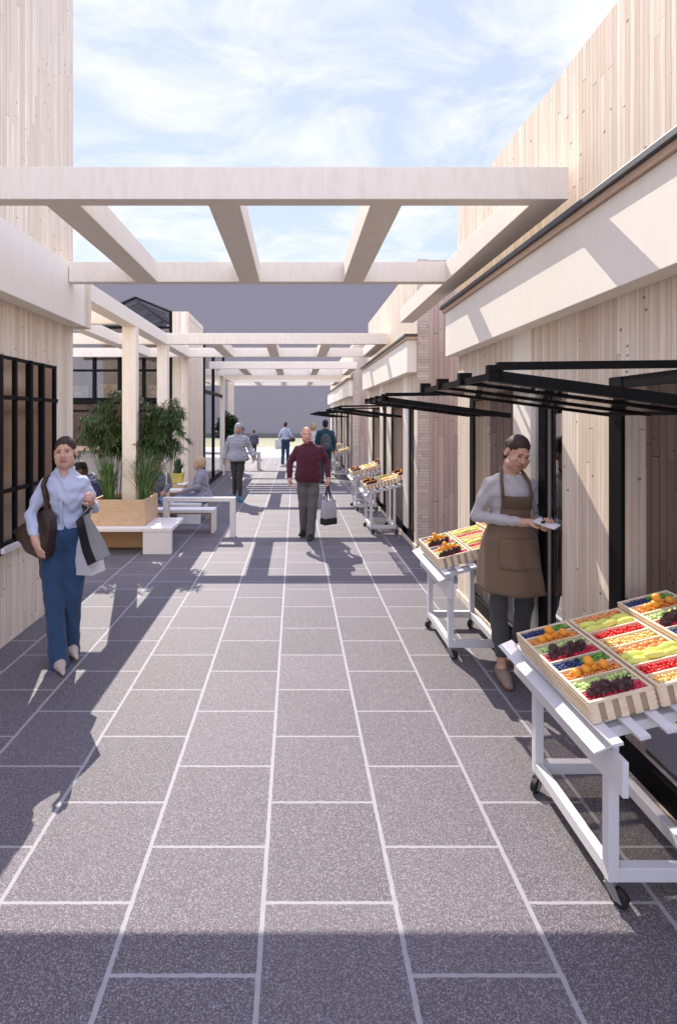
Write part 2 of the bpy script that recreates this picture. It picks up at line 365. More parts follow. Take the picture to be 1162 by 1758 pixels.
# ------------------------------------------------------------------ right-hand market shops
WX, TH, TOP = 1.74, .20, 4.15
def market_shop(y0, y1, mods, label, fascia=(1.60, 2.55, 3.03), near_gable=True, aw=True):
    g = empty('market_shop', (WX, (y0 + y1) / 2, 0), label, 'shop building', 'timber market shops along the right-hand side')
    clip = lambda a, b: (max(a, y0), min(b, y1))
    frame, post = MB(), []
    panes, opens = [], []
    for m in mods:
        a, b = clip(m, m + .5)
        if b - a > .02: MB().box(WX, WX + TH, a, b, 0, 2.12).build('pier', M['boards'], g)
        for fa, fb in ((m + .71, m + .81), (m + 2.12, m + 2.23)):
            a, b = clip(fa, fb)
            if b - a > .02: frame.box(WX - .008, WX + .012, a, b, .062, 2.12)
        a, b = clip(m + .93, m + 1.23)
        if b - a > .05: post.append((a, b))
        for pa, pb in ((m + .5, m + .71), (m + .81, m + .93)):
            a, b = clip(pa, pb)
            if b - a > .05: panes.append((a, b))
        a, b = clip(m + 1.23, m + 2.07)
        if b - a > .5: opens.append((a, b))
        a, b = clip(m + .5, m + 2.23)
        if b - a > .1:
            frame.box(WX - .006, WX + .03, a, b, .062, .185)
            frame.box(WX - .004, WX + .03, a, b, 2.06, 2.12)
    last = max(m + 2.23 for m in mods)
    if y1 - last > .03 and last > y0: MB().box(WX, WX + TH, last, y1, 0, 2.12).build('pier', M['boards'], g)
    frame.build('window_frame', M['black'], g, .002)
    for a, b in post: MB().box(WX - .006, WX + .16, a, b, 0, 2.62).build('post', M['fascia'], g, .004)
    for a, b in panes: MB().box(WX + .03, WX + .04, a + .002, b - .002, .185, 2.06).build('window_pane', M['glass_side'], g)
    MB().box(WX, WX + TH, y0, y1, 2.12, TOP).build('wall', M['boards'], g)
    MB().box(WX - .02, WX + TH - .02, y0 + .003, y1 - .003, 0, .062).build('plinth', M['boards'], g)
    fx, f0, f1 = fascia
    MB().box(fx, WX - .002, y0 + .02, y1 - .02, f0, f1 - .012).build('fascia', M['fascia'], g, .003)
    MB().box(fx - .022, WX - .002, y0 - .015, y1 + .03, f1 - .010, f1 + .028).build('fascia_trim', M['trim'], g)
    MB().box(fx - .045, WX - .002, y0 - .03, y1 + .05, f1 + .030, f1 + .066).build('roof_cap', M['roofcap'], g, .004)
    # gable ends
    for yy, d in ((y0, 1), (y1, -1)):
        a, b = sorted((yy, yy + d * TH))
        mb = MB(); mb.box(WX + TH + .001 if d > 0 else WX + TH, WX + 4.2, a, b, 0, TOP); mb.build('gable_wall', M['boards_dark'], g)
        if d > 0 and near_gable:
            MB().box(WX + .004, WX + .165, y0 - .006, y0 + .02, 0, TOP + .012).build('corner_quoin', M['laths'], g)
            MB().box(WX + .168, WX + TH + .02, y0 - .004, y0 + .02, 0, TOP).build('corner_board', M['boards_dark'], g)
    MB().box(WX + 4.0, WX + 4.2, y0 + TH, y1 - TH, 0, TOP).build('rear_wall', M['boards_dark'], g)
    MB().box(WX + 1.225, WX + 4.0, y0 + TH, y1 - TH, 2.9, 3.0).build('ceiling', M['furn'], g)
    MB().box(WX + TH, WX + 4.0, y0 + TH, y1 - TH, TOP - .08, TOP - .07).build('added_rooflight', M['glass'], g)  # unseen glass roof, added with the cut-back ceiling to light the interior
    MB().box(WX + TH + .02, WX + 4.0, y0 + TH, y1 - TH, .005, .05).build('shop_floor', M['concrete'], g)
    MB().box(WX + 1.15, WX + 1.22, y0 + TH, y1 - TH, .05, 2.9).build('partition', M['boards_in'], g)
    # flipped-up awning windows
    if aw:
        for a, b in opens:
            ya, yb = a, b + .16
            wing = MB(); xo, zo, xi, zi = .70, 2.05, WX - .02, 1.915
            n = 4
            for i in range(n):
                y = ya + .02 + (yb - ya - .04) * i / (n - 1)
                wing.bar((xo, y, zo), (xi, y, zi), .032 if i == 0 else .016, .040 if i == 0 else .018)
                wing.box(xo - .012, xo + .04, y - .016, y + .016, zo - .014, zo + .038)
            wing.box(xo, xo + .022, ya, yb, zo - .012, zo + .012)
            wing.bar((xi - .03, ya, zi + .006), (xi - .03, yb, zi + .006), .02, .02)
            wing.bar((xo + .02, ya + .012, zo + .034), (xi + .01, ya + .012, zo + .046), .020, .028)
            wo = wing.build('awning_window', M['black'], g)
            pane = MB(); pane.hexa([(xo + .03, ya + .03, zo - .006), (xi, ya + .03, zi + .0), (xi, yb - .03, zi + .0), (xo + .03, yb - .03, zo - .006),
                                    (xo + .03, ya + .03, zo + .002), (xi, ya + .03, zi + .008), (xi, yb - .03, zi + .008), (xo + .03, yb - .03, zo + .002)])
            pane.build('awning_glass', M['glass_aw'], wo)
    return g
market_shop(-1.5, 5.40, [-1.67, .56, 2.79], 'nearest timber market shop on the right, beside the woman in the brown apron')
market_shop(7.2, 12.04, [6.90, 9.13], 'middle timber market shop on the right, with a stacked lath corner facing the gap')
market_shop(15.2, 25.0, [14.9, 17.13, 19.36, 21.59], 'farthest timber market shop on the right, near the pale apron')

# ------------------------------------------------------------------ left near building
LX = -2.42
g = empty('timber_hall', (LX - 1, 2, 0), 'tall pale timber hall on the left with a gridded black window', 'building')
w0, w1, wz0, wz1 = 4.12, 5.10, .83, 2.42
wall = MB()
wall.box(LX - .2, LX, -3.0, w0, 0, 6.9); wall.box(LX - .2, LX, w1, 5.49, 0, 6.9)
wall.box(LX - .2, LX, w0, w1, 0, wz0); wall.box(LX - .2, LX, w0, w1, wz1, 6.9)
wall.build('wall', M['boards_left'], g)
MB().box(LX - 4.0, LX - .2, 5.29, 5.488, 0, 6.9).build('gable_wall', M['boards_left'], g)
MB().box(LX - 4.2, LX - 4.0, -3.0, 5.488, 0, 6.9).build('rear_wall', M['boards_left'], g)
MB().box(LX - 4.2, LX + .03, -3.05, 5.52, 6.9, 7.0).build('roof', M['roofcap'], g)
MB().box(LX - 4.0, LX - .2, -3.0, 5.28, 3.0, 3.1).build('ceiling', M['furn'], g)
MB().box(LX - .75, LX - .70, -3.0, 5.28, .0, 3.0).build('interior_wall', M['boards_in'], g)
MB().box(LX + .002, -2.24, -3.0, 5.37, 2.87, 3.43).build('fascia', M['fascia'], g, .003)
MB().box(LX + .003, -2.235, 5.372, 5.53, 2.868, 3.40).build('fascia_end', M['boards_left'], g, .003)
fr = MB()
for y, wd, pr in ((4.13, .045, .02), (4.36, .032, .014), (4.60, .038, .024), (4.82, .034, .022), (5.075, .03, .014)):
    fr.box(LX - .06, LX + pr, y - wd / 2, y + wd / 2, wz0 - (.02 if y > 4.2 else .06), wz1)
for z, hgt, pr in ((2.07, .035, .014), (1.285, .035, .014)):
    fr.box(LX - .05, LX + pr, w0, w1 + .02, z - hgt / 2, z + hgt / 2)
fr.box(LX - .05, LX + .01, w0, w1, wz1 - .03, wz1 - .001); fr.box(LX - .05, LX + .01, w0, w1, wz0 + .001, wz0 + .03)
fo = fr.build('window_frame', M['black'], g, .002)
MB().box(LX - .012, LX - .004, w0 + .01, w1 - .01, wz0 + .03, wz1 - .03).build('window_pane', M['glass_hall'], fo)
MB().box(LX - .02, LX + .05, w0 - .01, w1, wz0 - .045, wz0 - .002).build('window_sill', M['furn'], g)

# ------------------------------------------------------------------ left glass-gabled kiosk behind the planter
g = empty('glass_gable_kiosk', (-3.7, 14, 0), 'black framed kiosk with a glass gable roof behind the tall planter', 'building')
ky, kx0, kx1 = 11.4, -5.4, -2.78
f = MB()
for x in (-5.37, -4.55, -3.98, -3.43, -2.815): f.box(x - .035, x + .035, ky, ky + .08, 2.2, 4.3 if x == -2.815 else (3.40 if x != -3.98 else 3.55))
for z0, z1 in ((2.20, 2.35), (2.945, 2.995), (3.34, 3.40)): f.box(kx0, kx1, ky + .004, ky + .076, z0, z1)
f.bar((-4.5, ky + .04, 4.22), (-3.62, ky + .04, 4.62), .05, .03); f.bar((-3.62, ky + .04, 4.62), (-2.80, ky + .04, 4.28), .05, .03)
f.box(-5.4, -2.8, ky + .01, ky + .07, 3.92, 3.97)
fo = f.build('gable_frame', M['black'], g)
MB().box(kx0, kx1, ky + .035, ky + .043, 2.35, 3.92).build('glazing', M['glass'], fo)
r = MB()
for a, b in (((-3.62, 4.64), (-2.42, 4.16)), ((-3.62, 4.64), (-5.4, 3.9))):
    r.hexa([(a[0], ky, a[1]), (b[0], ky, b[1]), (b[0], 17, b[1]), (a[0], 17, a[1]), (a[0], ky, a[1] + .012), (b[0], ky, b[1] + .012), (b[0], 17, b[1] + .012), (a[0], 17, a[1] + .012)])
r.build('roof_glass', M['glass_roof'], g)
r = MB(); y = ky + .3
while y < 17:
    r.bar((-3.62, y, 4.60), (-2.45, y, 4.13), .05, .05); r.bar((-3.62, y, 4.60), (-5.35, y, 3.88), .05, .05); y += 1.15
r.bar((-3.62, ky + .1, 4.60), (-3.62, 17, 4.60), .05, .05)
r.build('rafter', M['greywall'], g)
MB().box(-2.775, -2.42, ky - .01, 13.25, 0, 4.30).build('corner_pier', M['boards'], g)
MB().box(-2.565, -2.535, ky - .018, ky - .009, 0, 4.28).build('cover_strip', M['fascia'], g)
f = MB()
for y in (13.31, 14.85, 16.95): f.box(-2.46, -2.38, y - .06, y + .06, .05, 4.1)
for z in (.10, 2.6, 4.05): f.box(-2.45, -2.39, 13.25, 17, z - .05, z + .05)
fo = f.build('side_frame', M['black'], g)
MB().box(-2.425, -2.417, 13.3, 16.95, .15, 4.0).build('side_glazing', M['glass_win'], fo)
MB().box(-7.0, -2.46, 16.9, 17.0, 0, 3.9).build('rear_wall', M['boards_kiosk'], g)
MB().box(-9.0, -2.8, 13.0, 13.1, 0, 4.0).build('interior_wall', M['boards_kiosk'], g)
MB().box(-5.5, -2.78, ky + .02, ky + .12, 0, 1.16).build('counter_front', plain('counter_board', (.36, .33, .30), .7), g)
MB().box(-5.5, -2.78, ky - .10, ky + .35, 1.16, 1.24).build('counter_top', M['oak'], g)
MB().box(-5.5, -2.78, ky + 1.2, ky + 1.3, 0, 2.2).build('back_shelf', M['boards_kiosk'], g)
MB().box(-5.2, -4.1, ky + .9, ky + 1.19, 1.78, 1.92).build('shelf_box', plain('green_box', (.05, .13, .02)), g)
hb = MB()
for x in (-4.3, -3.75, -3.2, -2.95):
    hb.bar((x, ky - .02, 2.24), (x + .12, ky - .5, 2.06), .03, .03)
hb.build('hatch_bracket', M['black'], g)
MB().box(-5.4, -2.8, ky - .52, ky - .50, 2.02, 2.07).build('hatch_edge', M['black'], g)

def poster(x0, x1, z0, z1, cols, label):
    t = NT('poster_print'); x, y, z = t.sep(t.co('Generated'))
    v = t.vor(t.comb(t.mt('MULTIPLY', x, 5.0), t.mt('MULTIPLY', z, 3.0), 0.0), 1.0)
    s_ = t.sep(v.outputs['Color'])[0]
    img = t.ramp(s_, [(0, cols[0]), (.3, cols[1]), (.55, cols[2]), (.8, cols[3])])
    ed = t.mt('MINIMUM', t.mt('MINIMUM', x, t.mt('SUBTRACT', 1.0, x)), t.mt('MINIMUM', z, t.mt('SUBTRACT', 1.0, z)))
    bl = t.mt('GREATER_THAN', t.noise(t.co('Generated'), 4, 2), .46)
    c = t.mix(t.mt('MULTIPLY', t.mt('GREATER_THAN', ed, .06), bl), (.50, .47, .44), img)
    o = MB().box(x0, x1, ky + .10, ky + .11, z0, z1).build('poster', t.done(c, .6)); return tag(o, label, 'poster')
poster(-5.15, -4.72, 2.36, 2.62, [(.40, .36, .28), (.42, .32, .10), (.36, .3, .18), (.45, .42, .36)], 'pale poster with a yellow patch, leftmost above the kiosk hatch')
poster(-4.50, -3.62, 2.36, 2.66, [(.40, .03, .03), (.42, .30, .10), (.36, .32, .16), (.42, .12, .16)], 'wide poster of red and yellow fruit above the kiosk hatch')
poster(-3.35, -3.05, 2.36, 2.64, [(.48, .44, .42), (.42, .16, .15), (.48, .45, .43), (.47, .44, .42)], 'small pale poster with red writing right of the white post')

# ------------------------------------------------------------------ grey block in the distance
g = empty('grey_block', (0, 55, 0), 'huge plain grey violet block closing the view', 'building')
MB().box(-30, 30, 47.5, 60, .42, 15.4).build('wall', M['greywall'], g)
MB().box(-30, 30, 47.45, 60, 0, .42).build('plinth', M['darkplinth'], g)

# ------------------------------------------------------------------ pergolas
PZ0, PZ1 = 3.24, 3.44
JX = ((-1.575, -1.36), (-.55, -.35), (.473, .674), (1.48, 1.68))
def pergola(ya, yb, xl, label, joists=JX, extra=(), posts=()):
    g = empty('pergola', (0, (ya + yb) / 2, 0), label, 'pergola', 'white timber pergolas over the street')
    for y in (ya, yb): MB().box(xl, 1.675, y, y + .1, PZ0, PZ1).build('cross_beam', M['beam'], g, .004)
    for a, b in joists:
        if a > xl: MB().box(a, b, ya + .1, yb, PZ0 + .002, PZ1 - .003).build('joist', M['beam'], g, .004)
    for (x0, x1, y0, y1) in extra: MB().box(x0, x1, y0, y1, PZ0 + .004, PZ1 + .002).build('side_beam', M['beam'], g, .004)
    for (x0, x1, y0, y1) in posts: MB().box(x0, x1, y0, y1, 0, PZ0 + .003).build('post', M['beam'], g, .004)
    return g
pergola(3.09, 4.97, -2.23, 'nearest white timber pergola, overhead between the tall hall and the first shop', extra=((1.485, 1.675, 5.07, 7.15),))
pergola(9.17, 11.10, -4.9, 'second white timber pergola, carried on two posts at the planter',
        extra=((-2.55, -2.345, 5.54, 9.17), (-2.55, -2.345, 9.27, 11.10), (-2.55, -2.345, 11.20, 11.385), (-3.42, -3.22, 7.32, 9.17), (-3.42, -3.22, 9.27, 11.10), (-4.9, -2.55, 7.2, 7.3)),
        posts=((-2.548, -2.345, 7.42, 7.56), (-2.53, -2.345, 9.22, 9.40)))
pergola(13.8, 15.9, -2.36, 'third white timber pergola, with thin slats behind it',
        extra=tuple((-2.3, 1.6, y, y + .12) for y in (16.35, 16.75, 17.15, 17.65)))
pergola(18.9, 21.1, -2.55, 'farthest white timber pergola, before the pale apron', posts=((-2.55, -2.35, 16.6, 16.8), (-2.55, -2.35, 19.1, 19.3)),
        extra=((-2.55, -2.35, 16.3, 18.9),))

# ------------------------------------------------------------------ benches, planters, tables
def bench(x0, x1, y0, y1, zt, lx, label):
    g = empty('bench', ((x0 + x1) / 2, (y0 + y1) / 2, 0), label, 'bench', 'white block-legged timber benches')
    MB().box(x0, x1, y0, y1, zt - .05, zt).build('seat', M['furn'], g, .004)
    for a, b in ((lx, x1 - .01), (x0 + .02, x0 + .42)):
        MB().box(a, b, y0 + .012, y0 + .10, 0, zt - .052).build('leg', M['furn'], g, .004)
    MB().box(x0 + .42, lx, y0 + .3, y0 + .34, .02, zt - .055).build('back_panel', M['brown'], g)
    return g
bench(-3.85, -1.715, 6.99, 7.75, .365, -2.117, 'white bench in front, under the oak planter')
bench(-3.85, -2.62, 7.83, 8.4, .365, -3.0, 'small white bench hidden behind the oak planter, under the indigo hooded person')
bench(-3.85, -1.69, 8.98, 9.75, .355, -2.107, 'white bench under the seated blonde woman')
bench(-3.60, -2.24, 17.9, 18.7, .365, -2.52, 'far white bench beside the dark glass kiosk')
def planter(x0, x1, y0, y1, z0, z1, label):
    g = empty('planter_box', ((x0 + x1) / 2, (y0 + y1) / 2, z0), label, 'planter')
    b = MB(); t = .035
    b.box(x0, x1, y0, y0 + t, z0, z1); b.box(x0, x1, y1 - t, y1, z0, z1)
    b.box(x0, x0 + t, y0 + t, y1 - t, z0, z1 - .002); b.box(x1 - t, x1, y0 + t, y1 - t, z0, z1 - .002)
    b.build('box', M['oak'], g, .003)
    MB().box(x0 + t, x1 - t, y0 + t, y1 - t, z1 - .1, z1 - .06).build('soil', M['soil'], g)
    return g
planter(-2.90, -2.125, 7.13, 7.80, .366, .735, 'oak planter box standing on the front white bench')
planter(-3.2, -2.50, 18.0, 18.6, .366, .75, 'far oak planter box on the far white bench')
def hoop(x0, x1, y0, y1, z, t, leg, mats, label, name, cat, group=None):
    g = empty(name, ((x0 + x1) / 2, (y0 + y1) / 2, 0), label, cat, group)
    MB().box(x0, x1, y0, y1, z - t, z).build('top', mats[0], g, .003)
    for a, b in ((x1 - leg, x1), (x0, x0 + leg)): MB().box(a, b, y0 + .002, y1 - .002, 0, z - t - .001).build('leg', mats[0], g, .003)
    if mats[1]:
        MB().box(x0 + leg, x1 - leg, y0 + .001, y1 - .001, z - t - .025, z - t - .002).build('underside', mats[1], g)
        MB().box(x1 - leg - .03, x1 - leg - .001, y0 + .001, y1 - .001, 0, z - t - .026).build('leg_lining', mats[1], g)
    return g
hoop(-2.10, -.955, 8.0, 8.12, .625, .06, .085, (M['furn'], None), 'white high table with a single square leg showing, in front of the blonde woman', 'high_table', 'table')
hoop(-2.45, -1.33, 8.28, 8.55, .385, .05, .05, (M['furn'], M['brown']), 'low brown-lined hoop seat under the white high table', 'hoop_seat', 'seat')
hoop(-2.85, -1.80, 10.15, 10.4, .44, .05, .05, (M['furn'], M['brown']), 'low brown-lined hoop seat behind the blonde woman', 'hoop_seat', 'seat')
hoop(-2.3, -1.27, 18.4, 18.55, .64, .06, .09, (M['furn'], M['brown']), 'far white high table behind the woman in the puffer jacket', 'high_table', 'table')

# yellow pot on a timber box
g = empty('pot_stand', (-2.47, 10.62, 0), 'timber box carrying the yellow flower pot', 'stand')
MB().box(-2.62, -2.30, 10.47, 10.77, 0, .50).build('box', M['oak'], g, .004)
MB().box(-2.45, -2.26, 10.44, 10.77, .503, .53).build('tray', M['furn'], g, .003)
g = empty('flower_pot', (-2.48, 10.63, .53), 'square yellow flower pot by the pale kiosk pier', 'pot')
b = MB(); b.hexa([(-2.58, 10.55, .532), (-2.38, 10.55, .532), (-2.38, 10.72, .532), (-2.58, 10.72, .532), (-2.60, 10.53, .71), (-2.36, 10.53, .71), (-2.36, 10.74, .71), (-2.60, 10.74, .71)])
b.build('body', M['yellowpot'], g, .006)
MB().box(-2.61, -2.35, 10.52, 10.75, .70, .73).build('rim', M['yellowpot'], g, .004)

# ------------------------------------------------------------------ plants
def leaf(mb, p, d, L, wd, droop, up=Vector((0, 0, 1)), fold=.25):
    d = d.normalized(); s_ = d.cross(up)
    if s_.length < .05: s_ = Vector((1, 0, 0))
    s_.normalize(); n = s_.cross(d)
    a = p; b = p + d * L * .45 - Vector((0, 0, droop * L * .15)); c = p + d * L - Vector((0, 0, droop * L * .55))
    l = b + s_ * wd / 2 + n * wd * fold; r_ = b - s_ * wd / 2 + n * wd * fold
    v = [mb.bm.verts.new(q) for q in (a, l, c, r_, b - n * wd * .05)]
    mb._f(v, ((0, 4, 1), (1, 4, 2), (0, 3, 4), (3, 2, 4)))
def rv(): 
    v = Vector((random.gauss(0, 1), random.gauss(0, 1), random.gauss(0, 1))); return v.normalized()
def bamboo(base, blobs, n, L, label, canes, mat='bamboo', wide=.15):
    g = empty('bamboo_shrub', base, label, 'shrub', None)
    mb = MB(); st = MB(); base = Vector(base)
    tips = []
    for c, r, wgt in blobs:
        for i in range(int(n * wgt)):
            q = rv() * (random.random() ** .45); p = Vector(c) + Vector((q.x * r[0], q.y * r[1], q.z * r[2]))
            tips.append((p, q))
    for p, q in tips:                                   # every tip is a fan of narrow leaves
        tw = (q * .6 + rv() * .7 + Vector((0, 0, -.15))).normalized()
        st.tube([p - tw * L * .7, p], .0016, 3, False)
        for k in range(random.randint(4, 7)):
            d = (tw + rv() * .75 + Vector((0, 0, -.25)))
            leaf(mb, p - tw * random.uniform(0, L * .6), d, L * random.uniform(.7, 1.25), L * wide, random.uniform(.2, .9))
    for x, y, tx, ty, tz in canes:
        a = base + Vector((x, y, 0)); b = Vector((tx, ty, tz)); m_ = (a + b) / 2 + Vector((random.uniform(-.04, .04), 0, .05))
        st.tube([a, (a + m_) / 2, m_, (m_ + b) / 2, b], [.011, .010, .008, .006, .003], 6)
        for k in range(26):
            t_ = random.uniform(.45, 1); p = a.lerp(b, t_); e = p + rv() * .25 + Vector((0, 0, .12))
            st.tube([p, (p + e) / 2 + Vector((0, 0, .03)), e], .0025, 3, False)
    st.build('stem', M['stem'], g, recalc=False)
    mb.build('foliage', M[mat], g, recalc=False)
    return g
bz = .68
def feathery(base, canes, n, reach, label, zlo=1.42):
    """leaning canes with drooping side sprays that carry narrow leaves"""
    g = empty('bamboo_shrub', base, label, 'shrub'); mb = MB(); st = MB(); base = Vector(base)
    for x, y, tx, ty, tz in canes:
        a = base + Vector((x, y, 0)); b = Vector((tx, ty, tz)); m_ = (a + b) / 2 + Vector((random.uniform(-.04, .04), 0, .06))
        st.tube([a, (a + m_) / 2, m_, (m_ + b) / 2, b], [.010, .009, .007, .005, .003], 6)
    for i in range(n):
        x, y, tx, ty, tz = random.choice(canes); a = base + Vector((x, y, 0)); b = Vector((tx, ty, tz))
        f = random.uniform(max(0, (zlo - a.z) / (b.z - a.z)), 1.0); p = a.lerp(b, f)
        az = random.uniform(0, 6.283); d = Vector((math.cos(az), .75 * math.sin(az), random.uniform(-.1, .9))); L = reach * random.uniform(.35, 1.15)
        pts = [p + d * L * t_ + Vector((0, 0, -L * .75 * t_ * t_)) for t_ in (0, .33, .66, 1)]
        st.tube(pts, [.003, .0024, .0018, .0010], 3, False)
        for k in range(13):
            t_ = random.uniform(.15, 1) ** .8; q = p + d * L * t_ + Vector((0, 0, -L * .75 * t_ * t_))
            for _ in range(random.randint(2, 4)):
                leaf(mb, q, d * .7 + rv() * .8 + Vector((0, 0, -.45)), random.uniform(.07, .135), .017, random.uniform(.3, 1.0))
    st.build('stem', M['stem'], g, recalc=False); mb.build('foliage', M['bamboo'], g, recalc=False)
feathery((-2.72, 7.58, bz), [(-.02, .02, -2.84, 7.7, 2.14), (.03, .03, -2.66, 7.72, 2.28), (-.08, .04, -3.04, 7.66, 1.98), (.06, .06, -2.56, 7.80, 1.80), (0, 0, -2.80, 7.56, 1.82)], 150, .33,
         'tall dark bamboo shrub left of the white post in the planter')
feathery((-2.26, 7.68, bz), [(.0, .0, -2.16, 7.76, 2.12), (.05, .03, -1.98, 7.72, 2.18), (.07, 0, -1.86, 7.68, 1.96), (.04, -.04, -2.10, 7.64, 1.78)], 140, .33,
         'dark bamboo shrub right of the white post in the planter')
def grass_clump(base, n, h, spread, label, lean=(0, 0), wd=.016, mat='blade'):
    g = MB(); base = Vector(base)
    for i in range(n):
        a = random.uniform(0, 6.283); rr = random.uniform(.2, 1) * spread
        d = Vector((math.cos(a) * rr + lean[0], math.sin(a) * rr * .8 + lean[1], 0)); hh = h * random.uniform(.6, 1.05)
        p0 = base + Vector((random.uniform(-.06, .06), random.uniform(-.05, .05), 0))
        side = Vector((-math.sin(a), math.cos(a), 0)); pr = None
        for k in range(6):
            t_ = k / 5; p = p0 + d * (t_ ** 1.6) + Vector((0, 0, hh * (t_ - .28 * t_ ** 3 * (rr / spread))))
            ww = wd * (1 - t_ ** 2) * .5 + .0012
            cur = [g.bm.verts.new(p + side * ww), g.bm.verts.new(p - side * ww)]
            if pr: g._f([pr[0], pr[1], cur[1], cur[0]], [(0, 1, 2, 3)])
            pr = cur
    o = g.build('ornamental_grass', M[mat], recalc=False)
    return tag(o, label, 'grass plant')
grass_clump((-2.72, 7.36, bz), 150, .82, .36, 'arching green grass clump at the left end of the oak planter', (-.04, .0))
grass_clump((-2.22, 7.40, bz), 180, .88, .56, 'arching green grass clump at the right end of the oak planter', (.12, .0))
grass_clump((-2.48, 10.63, .70), 26, .42, .24, 'upright broad-leaved plant in the yellow pot', (0, 0), .07, 'shrub')
bamboo((-2.75, 18.3, .70), [((-2.42, 18.1, 1.80), (.40, .3, .34), .5), ((-2.22, 18.1, 1.5), (.34, .3, .3), .35), ((-2.55, 18.2, 1.25), (.42, .3, .4), .4)], 380, .13,
       'bushy glossy shrub in the far oak planter', [(0, 0, -2.55, 18.3, 1.8), (.2, 0, -2.3, 18.3, 1.6)], 'shrub', .4)

# ------------------------------------------------------------------ produce carts and crates (built once about the origin, then copied)
TILT = math.atan(.25); SX, SZ = -.25, .705                      # sloping deck: lower edge at x = SX, height SZ
def deck(x, dz=0.0): return SZ + (x - SX) * .25 + dz
def build_cart():
    g = empty('display_cart', (0, 0, 0), '', 'cart')
    f = MB(); xl, xr, y, a = -.18, .24, .32, .042
    for yy in (-y, y - a):
        f.box(xl, xl + a, yy, yy + a, .085, .66); f.box(xr - a, xr, yy, yy + a, .085, deck(xr) - .05)
        f.box(xl + a, xr - a, yy + .001, yy + a - .001, .085, .140)
        f.bar((xl + .01, yy + a / 2, deck(xl) - .055), (xr + .20, yy + a / 2, deck(xr + .20) - .055), .04, .04)
    f.box(xl + .001, xl + a - .001, -y + a, y - a, .085, .140); f.box(xr - a + .001, xr - .001, -y + a, y - a, .085, .140)
    f.build('frame', M['white'], g, .0025)
    ap = MB(); ap.box(xl - .026, xl - .003, -.445, .470, .508, .640); ap.build('apron', M['white'], g, .002)
    lip = MB(); lip.hexa([(-.268, -.375, .622), (-.192, -.375, .655), (-.192, .525, .655), (-.268, .525, .622), (-.271, -.375, .629), (-.195, -.375, .662), (-.195, .525, .662), (-.271, .525, .629)])
    lip.build('price_rail', M['white'], g)
    br = MB()
    for yy in (-.3, .3): br.bar((-.20, yy, .60), (-.215, yy, .64), .03, .02)
    br.build('rail_bracket', M['white'], g)
    for k in range(8):
        x = SX + .03 + k * .10
        mb = MB(); mb.obox((x, -.03, deck(x) - .011), (.042, .82, .012), Matrix.Rotation(-TILT, 3, 'Y')); mb.build('slat', M['white'], g)
    for x in (xl + .02, xr - .02):
        for yy, rot in ((-y + .02, .7), (y - .03, -.9)):
            c = MB(); rm = Matrix.Rotation(rot, 3, 'Z')
            p = Vector((x, yy, 0))
            c.tube([p + Vector((0, 0, .072)), p + Vector((0, 0, .088))], .022, 12)
            for s_ in (-1, 1):
                c.prism([p + rm @ Vector((s_ * .018 - .002, q[0], q[1])) for q in ((-.02, .074), (.02, .074), (-.015, .022), (-.045, .022))], rm @ Vector((.004, 0, 0)))
            co_ = c.build('caster', M['steel'], g)
            wv = MB(); ctr = p + rm @ Vector((0, -.03, .034)); ax = rm @ Vector((1, 0, 0))
            wv.tube([ctr - ax * .014, ctr - ax * .011, ctr + ax * .011, ctr + ax * .014], [.028, .034, .034, .028], 16)
            wv.build('wheel', M['rubber'], co_)
    return g
CL, CW, CH = .64, .262, .086
def build_crate():
    g = empty('produce_crate', (0, 0, 0), '', 'crate')
    x, y = CW / 2, CL / 2
    rim = MB()
    rim.box(-x, -x + .012, -y, y, CH - .012, CH); rim.box(x - .012, x, -y, y, CH - .012, CH)
    rim.box(-x + .012, x - .012, -y, -y + .012, CH - .012, CH - .001); rim.box(-x + .012, x - .012, y - .012, y, CH - .012, CH - .001)
    for sx in (-1, 1):
        for yy in (-y + .014, -y * .33, y * .33, y - .014):
            a, b = sorted((sx * x, sx * (x - .016))); rim.box(a + .0005, b - .0005, yy - .012, yy + .012, .0, CH - .012)
    rim.build('rim', M['crate'], g, .0012)
    for sx in (-1, 1):
        for k in range(4):
            a, b = sorted((sx * (x + .001), sx * (x - .005))); MB().box(a, b, -y, y, .002 + k * .019, .014 + k * .019).build('side_slat', M['crate'], g)
    for sy in (-1, 1):
        for k in range(5):
            cx = -x + .02 + k * (CW - .04) / 4; a, b = sorted((sy * (y + .001), sy * (y - .006))); MB().box(cx - .015, cx + .015, a, b, .0, CH - .012).build('end_slat', M['crate'], g)
    dv = MB()
    for k in range(1, 8): yy = -y + k * CL / 8; dv.box(-x + .012, x - .012, yy - .004, yy + .004, .01, CH - .003)
    dv.build('divider', M['crate'], g)
    for sy in (-1, 1):
        a, b = sorted((sy * (y - .010), sy * (y - .007))); MB().box(-x + .012, x - .012, a, b, .008, CH - .014).build('liner', M['crate_in'], g)
    MB().box(-x + .004, x - .004, -y + .006, y - .006, .001, .008).build('base', M['crate_in'], g)
    return g

